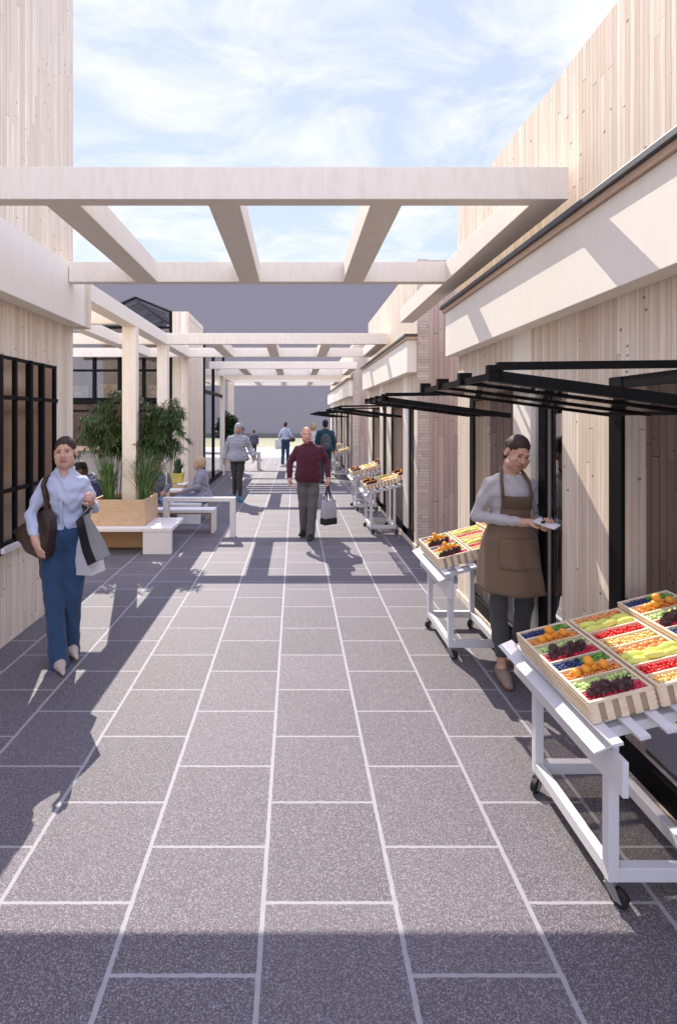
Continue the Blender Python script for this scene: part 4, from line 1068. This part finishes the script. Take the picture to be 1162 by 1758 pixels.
        f0 = kw.get('fold', .004)
        wr = lambda X, Y, Z: f0 * np.sin(Z * 38 + 5 * np.sin(X * 23) + 3 * np.sin(Y * 19)) * np.sin(X * 26 + Y * 31 + Z * 5)
        to_obj(kw.get('name', 'trousers'), S.mesh(h * .9, wr), mt_, body)
    if 'shoes' in o:
        mt_, kw = o['shoes']
        for q in 'lr':
            td = nrm(dflt['toe'][q]); sd = np.cross(td, V3(0, 0, 1)); A = AN[q]; S = SDF(); gz = A[2] - .085 * s
            base = V3(A[0], A[1], gz)
            pt = kw.get('point', 0)
            pw = 1 - pt * 4
            S.cone(base - td * .035 * s + V3(0, 0, .042 * s), base + td * .07 * s + V3(0, 0, .036 * s), .040 * s * pw ** .5, .042 * s * pw ** .6, .02)
            S.cone(base + td * .07 * s + V3(0, 0, .034 * s), base + td * (.155 + pt) * s + V3(0, 0, .022 * s), .042 * s * pw ** .6, (.030 - pt * .45) * s, .02)
            if kw.get('high', 1): S.cone(base + V3(0, 0, .05 * s), A + V3(0, .006, .012) * s, .040 * s, .040 * s, .02, 'u', True)
            else: S.ell(A + V3(0, 0, .03) * s + td * .03, V3(.03, .05, .03) * s, None, .01, 's')
            S.cut(V3(0, 0, -1), -gz - .004)
            so_ = to_obj('shoe', S.mesh(min(h, .008)), mt_, body)
            if kw.get('sole') is not None:
                S2 = SDF(); S2.cone(base - td * .04 * s + V3(0, 0, .012), base + td * (.15 + pt) * s + V3(0, 0, .012), .044 * s, (.036 - pt * .3) * s, 0)
                S2.cut(V3(0, 0, -1), -gz - .001); S2.cut(V3(0, 0, 1), gz + .026 * s); to_obj('sole', S2.mesh(min(h, .008)), kw['sole'], so_)
    return body, dict(SH=SH, EL=EL, WR=WR, PEL=PEL, NECK=NECK, HC=HC, s=s, tab=tab)

CL_ = {'shirt': cloth('pale_blue_cotton', (.50, .54, .68), .08), 'navy': cloth('blue_wool_trousers', (.035, .075, .155)), 'burg': cloth('burgundy_knit', (.085, .018, .030), .2, 500),
       'greyt': cloth('grey_flannel', (.125, .12, .115)), 'puff': cloth('silver_grey_quilting', (.34, .335, .37), .2), 'dark': cloth('charcoal_jersey', (.048, .046, .045)), 'knit': cloth('pale_grey_jersey', (.50, .475, .47), .06),
       'apron': cloth('brown_canvas', (.20, .132, .088), .12), 'apron_d': cloth('dark_brown_canvas', (.125, .082, .055), .12), 'jean': cloth('grey_denim', (.085, .085, .09), .2), 'ljean': cloth('faded_blue_denim', (.20, .25, .36), .25),
       'jacket': cloth('grey_lilac_tweed', (.27, .26, .31), .25, 300), 'hoodie': cloth('indigo_hooded_cotton', (.075, .075, .20)), 'teal': cloth('dark_teal_jacket', (.012, .045, .060)), 'pack': cloth('grey_backpack_nylon', (.075, .075, .085)),
       'slate': cloth('slate_coat', (.08, .085, .11)), 'white': cloth('white_cotton', (.62, .61, .62), .06), 'olive': cloth('shaded_grey_green', (.15, .17, .17))}
SHOE = {'beige': plain('beige_shoe_leather', (.50, .40, .33), .45), 'black': plain('black_shoe_leather', (.014, .014, .014), .4), 'teal': plain('teal_trainer_mesh', (.03, .16, .21), .6), 'suede': plain('taupe_suede', (.27, .21, .165), .85), 'gum': plain('gum_rubber', (.20, .095, .045), .6)}

# front woman with the brown bag
W1, J1 = person('woman in pale blue shirt and blue trousers holding a brown bag and paper bags', (-1.80, 3.93, 0), 16, 1.76, 'f', dict(
    pel=(-.005, .0, .955), neck=(.005, .0, 1.425), head=(.012, -.02, 1.572), yaw=-4, roll=-4, sh=.126, slim=.86, lat=(1, .08, 0),
    elb={'l': (-.215, -.07, 1.125), 'r': (.205, .06, 1.13)}, wri={'l': (-.150, -.24, .985), 'r': (.205, -.17, 1.215)}, hd={'l': (.30, -.45, -.75), 'r': (.12, -.75, .55)}, hn={'l': (.7, .4, -.1), 'r': (-.85, -.2, .3)},
    kn={'l': (-.062, -.05, .51), 'r': (.055, .02, .50)}, an={'l': (-.030, -.07, .085), 'r': (.025, .12, .10)}, toe={'l': (.35, -1, 0), 'r': (.40, -1, 0)}, grip='r', curl=.3),
    'fair', ('bun', 'dark'), dict(top=(CL_['shirt'], dict(hem=.13, collar=1.075, open=True, loose=.015, off=.012, fold=.0055, buttons=True, arm=.90)), bottom=(CL_['navy'], dict(wide=1.16, cuff=.074, hem=-.22, waist=.25, off=.013, fold=.005)),
                                  shoes=(SHOE['beige'], dict(point=.04, high=0))), h=.0085)
# woman in the apron
W4, J4 = person('woman in brown apron and pale grey top writing on a small notepad', (1.555, 3.68, 0), -6, 1.79, 'f', dict(
    pel=(.01, 0, .96), neck=(.005, -.015, 1.425), head=(.040, -.055, 1.560), yaw=14, pitch=22, roll=10, sh=.132, slim=.86,
    elb={'l': (-.215, .01, 1.115), 'r': (.215, .03, 1.12)}, wri={'l': (.030, -.235, 1.125), 'r': (.165, -.215, 1.095)}, hd={'l': (.75, -.35, .12), 'r': (-.12, -.95, .25)}, hn={'l': (.1, -.2, -1), 'r': (-.35, .1, 1)},
    kn={'l': (-.075, -.02, .50), 'r': (.115, .04, .50)}, an={'l': (-.045, .0, .085), 'r': (.115, .16, .085)}, toe={'l': (.0, -1, 0), 'r': (.25, -1, 0)}, curl=.7),
    'fair', ('bun', 'dark'), dict(top=(CL_['knit'], dict(hem=-.10, loose=.02, off=.012, neck=.985, fold=.005, arm=.92)), bottom=(CL_['jean'], dict(cuff=.036, hem=.16, fold=.003, name='jeggings')),
                                  shoes=(SHOE['suede'], dict(high=0, sole=SHOE['gum']))), h=.0085)
def apron(body, J):
    s = J['s']; PEL, NECK = J['PEL'], J['NECK']; T = np.array(J['tab']); ax = NECK - PEL; L = np.linalg.norm(ax)
    def pt(z, th, off=.0):
        t = (z - PEL[2]) / L; c = PEL + (NECK - PEL) * t
        tq = max(t, -.06); a = np.interp(tq, T[:, 0], T[:, 1]); b = np.interp(tq, T[:, 0], T[:, 2]); f = np.interp(tq, T[:, 0], T[:, 3])
        a += .020 * s; b += .034 * s
        low = max(0, .05 - t)
        a += low * .07 * s; b += low * .10 * s + .02
        dr = .010 * math.sin(th * 7 + z * 3) * min(1, low * 2.5) + .004 * math.sin(th * 11 + z * 16)
        return Vector((c[0] + (a + dr + off) * math.sin(th), c[1] - f - (b + dr + off) * math.cos(th), z))
    def panel(z0, z1, nz, th0, th1, name, mat, parent, off=.0, taper=None):
        mb = MB(); rows = []; nt = 26
        for i in range(nz + 1):
            z = z0 + (z1 - z0) * i / nz; k = taper(i / nz) if taper else 1
            rows.append([mb.bm.verts.new(pt(z * 1.0, th0 * k + (th1 - th0) * k * j / nt, off)) for j in range(nt + 1)])
        for r0, r1 in zip(rows, rows[1:]):
            for j in range(nt): mb._f([r0[j], r0[j + 1], r1[j + 1], r1[j]], [(0, 1, 2, 3)])
        o = mb.build(name, mat, parent, smooth=True, recalc=False); m = o.modifiers.new('solid', 'SOLIDIFY'); m.thickness = .005; m.offset = 1
        return o
    a = panel(.63 * s, 1.10 * s, 20, -1.75, 1.6, 'apron', CL_['apron'], body)
    panel(1.10 * s, 1.205 * s, 6, -.95, .95, 'apron_bib', CL_['apron'], a, 0, lambda f: 1 - .22 * f)
    panel(1.20 * s, 1.285 * s, 4, -.74, .74, 'apron_band', CL_['apron_d'], a, .003, lambda f: 1 - .12 * f)
    panel(.80 * s, 1.0 * s, 8, -.62, .75, 'apron_pocket', CL_['apron'], a, .008)
    for q, th in (('l', -.6), ('r', .6)):
        S = MB(); p0 = pt(1.27 * s, th, .012); p2 = Vector(NECK) + Vector((.062 * s * (-1 if q == 'l' else 1), .0, .030)); p1 = (p0 + p2) / 2 + Vector((.012 * (-1 if q == 'l' else 1), -.036, .012)); p3 = Vector(NECK) + Vector((0, .07, .0))
        S.tube([p0, p0.lerp(p1, .5) + Vector((0, -.006, 0)), p1, p1.lerp(p2, .6) + Vector((0, -.012, .006)), p2, p3], .0115, 8); S.build('apron_strap', CL_['apron_d'], a, smooth=True)
apron(W4, J4)
# elder man
W2, J2 = person('elderly man in burgundy sweater and grey trousers carrying a grey tote bag', (.205, 8.0, 0), 0, 1.76, 'm', dict(
    neck=(.01, 0, 1.425), head=(-.028, -.03, 1.570), yaw=6, sh=.176, elb={'l': (-.285, .02, 1.13), 'r': (.285, .01, 1.14)}, wri={'l': (-.285, -.06, .90), 'r': (.300, -.12, .91)}, hd={'l': (.08, -.15, -1), 'r': (-.10, -.15, -1)},
    kn={'l': (-.075, .01, .49), 'r': (.065, -.06, .49)}, an={'l': (-.060, .12, .10), 'r': (.035, -.08, .085)}, toe={'l': (-.45, -1, 0), 'r': (-.1, -1, 0)}, curl=.75),
    'ruddy', ('bald', 'white'), dict(top=(CL_['burg'], dict(name='sweater', hem=-.16, loose=.035, off=.020, collar=1.10, fold=.0032, arm=1.05)), bottom=(CL_['greyt'], dict(wide=1.22, cuff=.066, hem=-.2, fold=.006)), shoes=(SHOE['black'], dict(high=0))), h=.0115)
# puffer jacket
person('grey haired woman walking in a silver grey quilted jacket and teal trainers', (-1.325, 11.6, 0), 4, 1.78, 'f', dict(
    head=(.02, -.03, 1.575), yaw=12, roll=4, sh=.160, elb={'l': (-.255, .06, 1.12), 'r': (.265, .05, 1.15)}, wri={'l': (-.30, -.02, .90), 'r': (.355, -.10, .95)},
    kn={'l': (-.06, .03, .49), 'r': (.05, -.06, .49)}, an={'l': (-.075, .16, .11), 'r': (.055, -.10, .085)}, toe={'l': (-.2, -1, 0), 'r': (.25, -1, 0)}),
    'tan', ('hood', 'grey'), dict(top=(CL_['puff'], dict(name='puffer_jacket', hem=-.12, loose=.07, off=.032, collar=1.13, quilt=.008, arm=1.30, fold=.004)), bottom=(CL_['dark'], dict(cuff=.042, hem=.04, wide=1.0)), shoes=(SHOE['teal'], dict(high=1))), h=.0125)
# seated blonde woman, facing left
SEAT = dict(pel=(0, .02, .50), neck=(0, -.05, .985), head=(0, -.10, 1.130), hip=.085,
            kn={'l': (-.10, -.42, .50), 'r': (.10, -.44, .50)}, an={'l': (-.10, -.40, .085), 'r': (.10, -.46, .085)}, elb={'l': (-.235, -.04, .72), 'r': (.235, -.04, .72)}, wri={'l': (-.12, -.26, .63), 'r': (.12, -.26, .63)},
            hd={'l': (.4, -.9, -.1), 'r': (-.4, -.9, -.1)}, hn={'l': (.3, 0, -1), 'r': (-.3, 0, -1)})
def seat(**k): d = dict(SEAT); d.update(k); return d
person('blonde woman in a grey jacket and faded jeans sitting sideways on the white bench', (-1.72, 9.32, -.075), -90, 1.70, 'f', seat(neck=(0, -.02, .985), head=(0, -.06, 1.13), pitch=-3, yaw=6, wri={'l': (-.12, -.30, .64), 'r': (.10, -.33, .63)}),
       'fair', ('bob', 'blonde'), dict(top=(CL_['jacket'], dict(name='jacket', hem=-.14, loose=.05, off=.024, arm=1.2, fold=.006, collar=1.08)), bottom=(CL_['ljean'], dict(cuff=.05, hem=.05)), shoes=(SHOE['suede'], dict(high=1))), h=.0115)
person('person in an indigo hooded top seated between the front woman and the bamboo', (-3.04, 7.98, -.07), -58, 1.86, 'm', seat(neck=(0, -.20, .94), head=(0, -.315, 1.055), pitch=22, wri={'l': (-.1, -.42, .62), 'r': (.1, -.42, .62)}, elb={'l': (-.24, -.18, .70), 'r': (.24, -.18, .70)}),
       'dark', ('short', 'black'), dict(top=(CL_['hoodie'], dict(name='hooded_top', hem=-.14, loose=.05, off=.03, arm=1.25, fold=.008, collar=1.10)), bottom=(CL_['dark'], dict(cuff=.05)), shoes=(SHOE['black'], dict(high=1))), h=.0115)
person('man in a grey top sitting half hidden behind the bamboo and white post', (-2.56, 9.28, -.075), 20, 1.72, 'm', seat(), 'tan', ('short', 'black'), dict(top=(CL_['olive'], dict(hem=-.14, loose=.05, off=.02, arm=1.15, fold=.006)), bottom=(CL_['ljean'], dict(cuff=.05)), shoes=(SHOE['black'], dict(high=1))), h=.0125)
person('blonde person in a blue top seated by the far planter', (-2.62, 18.3, -.065), -60, 1.70, 'f', seat(), 'fair', ('bob', 'blonde'), dict(top=(cloth('bright_blue_cotton', (.06, .25, .50)), dict(hem=-.12, loose=.04, arm=1.15)), bottom=(CL_['dark'], dict(cuff=.05)), shoes=(SHOE['black'], dict(high=1))), h=.015)
# walkers in the distance
person('woman in pale shirt and blue trousers walking away down the street', (-.40, 20.6, 0), 170, 1.74, 'f', dict(elb={'l': (-.25, .05, 1.13), 'r': (.24, .07, 1.13)}, wri={'l': (-.33, -.14, 1.02), 'r': (.25, -.10, .95)},
    kn={'l': (-.08, -.04, .5), 'r': (.09, .02, .5)}, an={'l': (-.09, -.08, .085), 'r': (.10, .10, .1)}), 'fair', ('bun', 'dark'), dict(top=(CL_['shirt'], dict(hem=.12, collar=1.1)), bottom=(CL_['navy'], dict(wide=1.2, cuff=.07, hem=-.2, waist=.25)), shoes=(SHOE['black'], dict(high=0))), h=.015)
person('small child in a slate coat far off by the white table', (-1.92, 23.4, 0), 180, 1.34, 'm', dict(), 'tan', ('short', 'dark'), dict(top=(CL_['slate'], dict(name='coat', hem=-.2, loose=.06, off=.03, arm=1.25)), bottom=(CL_['dark'], dict()), shoes=(SHOE['black'], dict(high=1))), h=.015)
W7, J7 = person('dark haired man in a teal jacket with a grey backpack, seen from behind', (.87, 14.6, 0), 178, 1.84, 'm', dict(), 'tan', ('short', 'black'), dict(top=(CL_['teal'], dict(name='jacket', hem=-.18, loose=.05, off=.03, arm=1.3, collar=1.08)), bottom=(CL_['teal'], dict(wide=1.1)), shoes=(SHOE['black'], dict(high=1))), h=.014)
person('blonde woman in a white top standing left of the backpack man', (.555, 15.7, 0), 200, 1.74, 'f', dict(), 'fair', ('bob', 'blonde'), dict(top=(CL_['white'], dict(hem=-.12, loose=.04)), bottom=(CL_['ljean'], dict()), shoes=(SHOE['black'], dict(high=1))), h=.015)

# ------------------------------------------------------------------ things carried
def rounded_bag(pts_bottom, pts_top, sag=0.0):
    """four bottom and four top corners -> box-like bag mesh"""
    mb = MB(); mb.hexa(list(pts_bottom) + list(pts_top)); return mb
# brown shoulder bag
g = empty('shoulder_bag', (-2.0, 3.97, 1.1), 'large dark brown leather bag hanging from the front woman shoulder', 'bag')
S = SDF()
BP = [(-2.33, .965), (-2.10, .848), (-1.83, .848), (-1.775, 1.165), (-1.87, 1.225)]
def quadbag(X, Y, Z):
    D = None
    for (x0, z0), (x1, z1) in zip(BP, BP[1:] + BP[:1]):
        n_ = nrm((z1 - z0, -(x1 - x0))); d = (X - x0) * n_[0] + (Z - z0) * n_[1]; D = d if D is None else np.maximum(D, d)
    th = .090 - .070 * np.clip((Z - .93) / .30, 0, 1); yc = 3.93 - (X + 2.0) * .95
    return np.maximum(D + .012, np.abs(Y - yc) - th) - .012 + .003 * np.sin(X * 60 + Z * 25) * np.sin(Z * 40)
S.add(quadbag, (-2.4, 3.50, .80), (-1.70, 4.35, 1.32), 0)
to_obj('body', S.mesh(.009), M['leather'], g); bpy.context.view_layer.update()
for o in g.children: o.location = -ORG[g.name]
mb = MB(); shp = Vector(W1.location) + Matrix.Rotation(R(16), 3, 'Z') @ Vector(J1['SH']['l'])
for dy in (-.05, .06):
    a = Vector((-1.850, 3.785 + dy * .5, 1.19)); b = shp + Vector((.022, -.062 if dy < 0 else -.03, .050)); c = shp + Vector((.030, .045, .042))
    pts = [a, a.lerp(b, .5) + Vector((.012, -.05, .0)), b + Vector((.0, -.045, -.06)), b, (b + c) / 2 + Vector((0, 0, .014)), c, c + Vector((-.01, .04, -.12))]
    for p, q in zip(pts, pts[1:]): mb.bar(p, q, .024, .007, (0, -1, .2))
mb.build('strap', M['leather'], g)
# shopping bags at her left forearm
paper_w = plain('white_paper', (.66, .64, .66), .6, .06, 8, .2, 12); paper_b = plain('black_paper', (.022, .021, .021), .5, .2, 8, .15, 12); paper_g = plain('grey_paper_gusset', (.20, .195, .185), .55, .1, 8, .15, 12)
def shopping_bag(name, label, top, bot, w, d, mats, ang, hand_pt):
    g = empty(name, top, label, 'paper bag'); top, bot = Vector(top), Vector(bot); ax = (bot - top); r_ = Matrix.Rotation(ang, 3, 'Z') @ Vector((1, 0, 0)); r_ = (r_ - ax.normalized() * r_.dot(ax.normalized())).normalized(); f_ = ax.cross(r_).normalized()
    mb = MB(); n = 7; rings = []
    for i in range(n + 1):
        t = i / n; c = top + ax * t; dd = d * (.35 + .65 * min(1, t * 1.5)); ww = w * (.92 + .08 * t); pinch = .35 * dd * (1 - t)
        rings.append([mb.bm.verts.new(c + q) for q in (-r_ * ww / 2 - f_ * dd / 2, r_ * ww / 2 - f_ * dd / 2, r_ * (ww / 2 - pinch), r_ * ww / 2 + f_ * dd / 2, -r_ * ww / 2 + f_ * dd / 2, -r_ * (ww / 2 - pinch))])
    for a, b in zip(rings, rings[1:]):
        for j in range(6):
            mb.mi = 1 if j in (1, 2) else 0; mb._f([a[j], a[(j + 1) % 6], b[(j + 1) % 6], b[j]], [(0, 1, 2, 3)])
    mb.mi = 0; mb._f(rings[-1], [tuple(range(6))])
    o = mb.build('body', mats, g); m = o.modifiers.new('solid', 'SOLIDIFY'); m.thickness = .002
    h_ = MB(); hp2 = Vector(hand_pt)
    for sg in (-1, 1):
        a = top - r_ * w * .25 + f_ * sg * d * .16; b = top + r_ * w * .25 + f_ * sg * d * .16
        h_.tube([a, a.lerp(hp2, .6) - r_ * .015, hp2 - r_ * .012, hp2 + r_ * .012, b.lerp(hp2, .6) + r_ * .015, b], .0035, 6)
    h_.build('handle', mats[0], g)
rot6 = Matrix.Rotation(R(16), 3, 'Z'); P1 = Vector(W1.location)
fore = P1 + rot6 @ (Vector(J1['EL']['r']) * .45 + Vector(J1['WR']['r']) * .55)
shopping_bag('paper_bag', 'white paper bag hanging lowest from the front woman arm', (-1.645, 3.90, 1.09), (-1.585, 3.90, .70), .20, .12, [paper_w, paper_w], -.5, fore + Vector((0, 0, .0)))
shopping_bag('paper_bag', 'black and grey paper bag tilted out from the front woman arm', (-1.600, 3.78, 1.15), (-1.455, 3.74, .84), .19, .11, [paper_b, paper_g], -.75, fore + Vector((.02, -.02, .01)))
# tote of the elder man
wr = Vector(W2.location) + Vector(J2['WR']['r']); hb = wr + Vector((-.012, -.02, -.10))
g = empty('tote_bag', tuple(hb), 'pale grey tote bag with a black base in the elderly man hand', 'bag')
tw, td, zt, zb = .235, .13, hb.z - .22, hb.z - .605
def totebox(z0, z1, e, name, mat):
    mb = MB(); rr = Matrix.Rotation(.55, 3, 'Z'); c = Vector((hb.x + .015, hb.y, 0))
    def ring(z, k): return [c + rr @ Vector((a * (tw / 2 + e) * k, b * (td / 2 + e) * (.55 if z > zt - .01 else 1), 0)) + Vector((0, 0, z)) for a, b in ((-1, -1), (1, -1), (1, 1), (-1, 1))]
    mb.hexa(ring(z0, 1.0) + ring(z1, 1.0)); return mb.build(name, mat, g, .012, True)
totebox(zb + .002, zb + .10, .003, 'base', plain('black_canvas', (.02, .02, .02), .8)); totebox(zb + .10, zt, 0, 'body', plain('grey_canvas', (.40, .385, .40), .85, .06, 20, .2))
mb = MB(); rr = Matrix.Rotation(.55, 3, 'Z')
for sg in (-1, 1):
    a = Vector((hb.x + .015, hb.y, zt)) + rr @ Vector((-.065, sg * .036, -.02)); b = Vector((hb.x + .015, hb.y, zt)) + rr @ Vector((.065, sg * .036, -.02))
    pts = [a, a.lerp(hb, .7), hb + Vector((-.012, 0, .012)), hb + Vector((.012, 0, .012)), b.lerp(hb, .7), b]
    for p, q in zip(pts, pts[1:]): mb.bar(p, q, .022, .006, (0, -1, 0))
mb.build('handle', plain('dark_webbing', (.05, .05, .055), .8), g)
# backpack
bp = Vector(W7.location) + Vector((0, -.20, 1.19))
g = empty('backpack', tuple(bp), 'grey backpack on the back of the man in the teal jacket', 'backpack')
S = SDF(); S.ell((0, 0, .02), (.155, .085, .23), None, .0); S.ell((0, -.03, -.10), (.125, .08, .12), None, .03)
to_obj('body', S.mesh(.012), CL_['pack'], g)
S = SDF(); S.ell((0, -.085, -.09), (.095, .04, .085), None, 0); to_obj('pocket', S.mesh(.010), CL_['slate'], g)
# far walker's bags
shopping_bag('paper_bag', 'pale paper bag held by the woman walking away', (-.70, 20.4, 1.0), (-.70, 20.4, .62), .24, .16, [paper_w, paper_w], .2, (-.70, 20.45, 1.06))
g = empty('hand_bag', (-.12, 20.5, 1.1), 'brown handbag at the hip of the woman walking away', 'bag')
S = SDF(); S.ell((0, 0, -.10), (.13, .06, .09), None, 0); to_obj('body', S.mesh(.012), M['leather'], g)
MB().tube([(-.10, 0, -.05), (-.08, .02, .18), (-.04, .03, .30)], .012, 6).build('strap', M['leather'], g).location = -ORG[g.name]
for o in g.children:
    if o.name.startswith('strap'): o.location = (0, 0, 0); o.data.transform(Matrix.Translation(ORG[g.name]))
# notepad and pen
hl = Vector(W4.location) + Matrix.Rotation(R(-6), 3, 'Z') @ Vector(J4['WR']['r'] + V3(-.03, -.10, .045))
g = empty('notepad', tuple(hl), 'white notepad held by the woman in the brown apron', 'notepad')
mb = MB(); mb.obox((0, 0, .0), (.10, .14, .010), Euler((R(12), R(-6), R(40))).to_matrix()); o = mb.build('pages', plain('white_pages', (.7, .7, .7), .6), None); o.parent = g
mb = MB(); mb.tube([(-.048, -.03, .012), (.048, .05, .017)], .006, 6); o = mb.build('binding', M['black'], None); o.parent = g
g = empty('pen', (0, 0, 0), 'dark pen in the writing hand of the woman in the brown apron', 'pen'); g.location = hl
mb = MB(); mb.tube([(-.015, .0, .012), (-.055, -.02, .09), (-.075, -.03, .135)], [.002, .0045, .0045], 8); o = mb.build('barrel', M['black'], None); o.parent = g
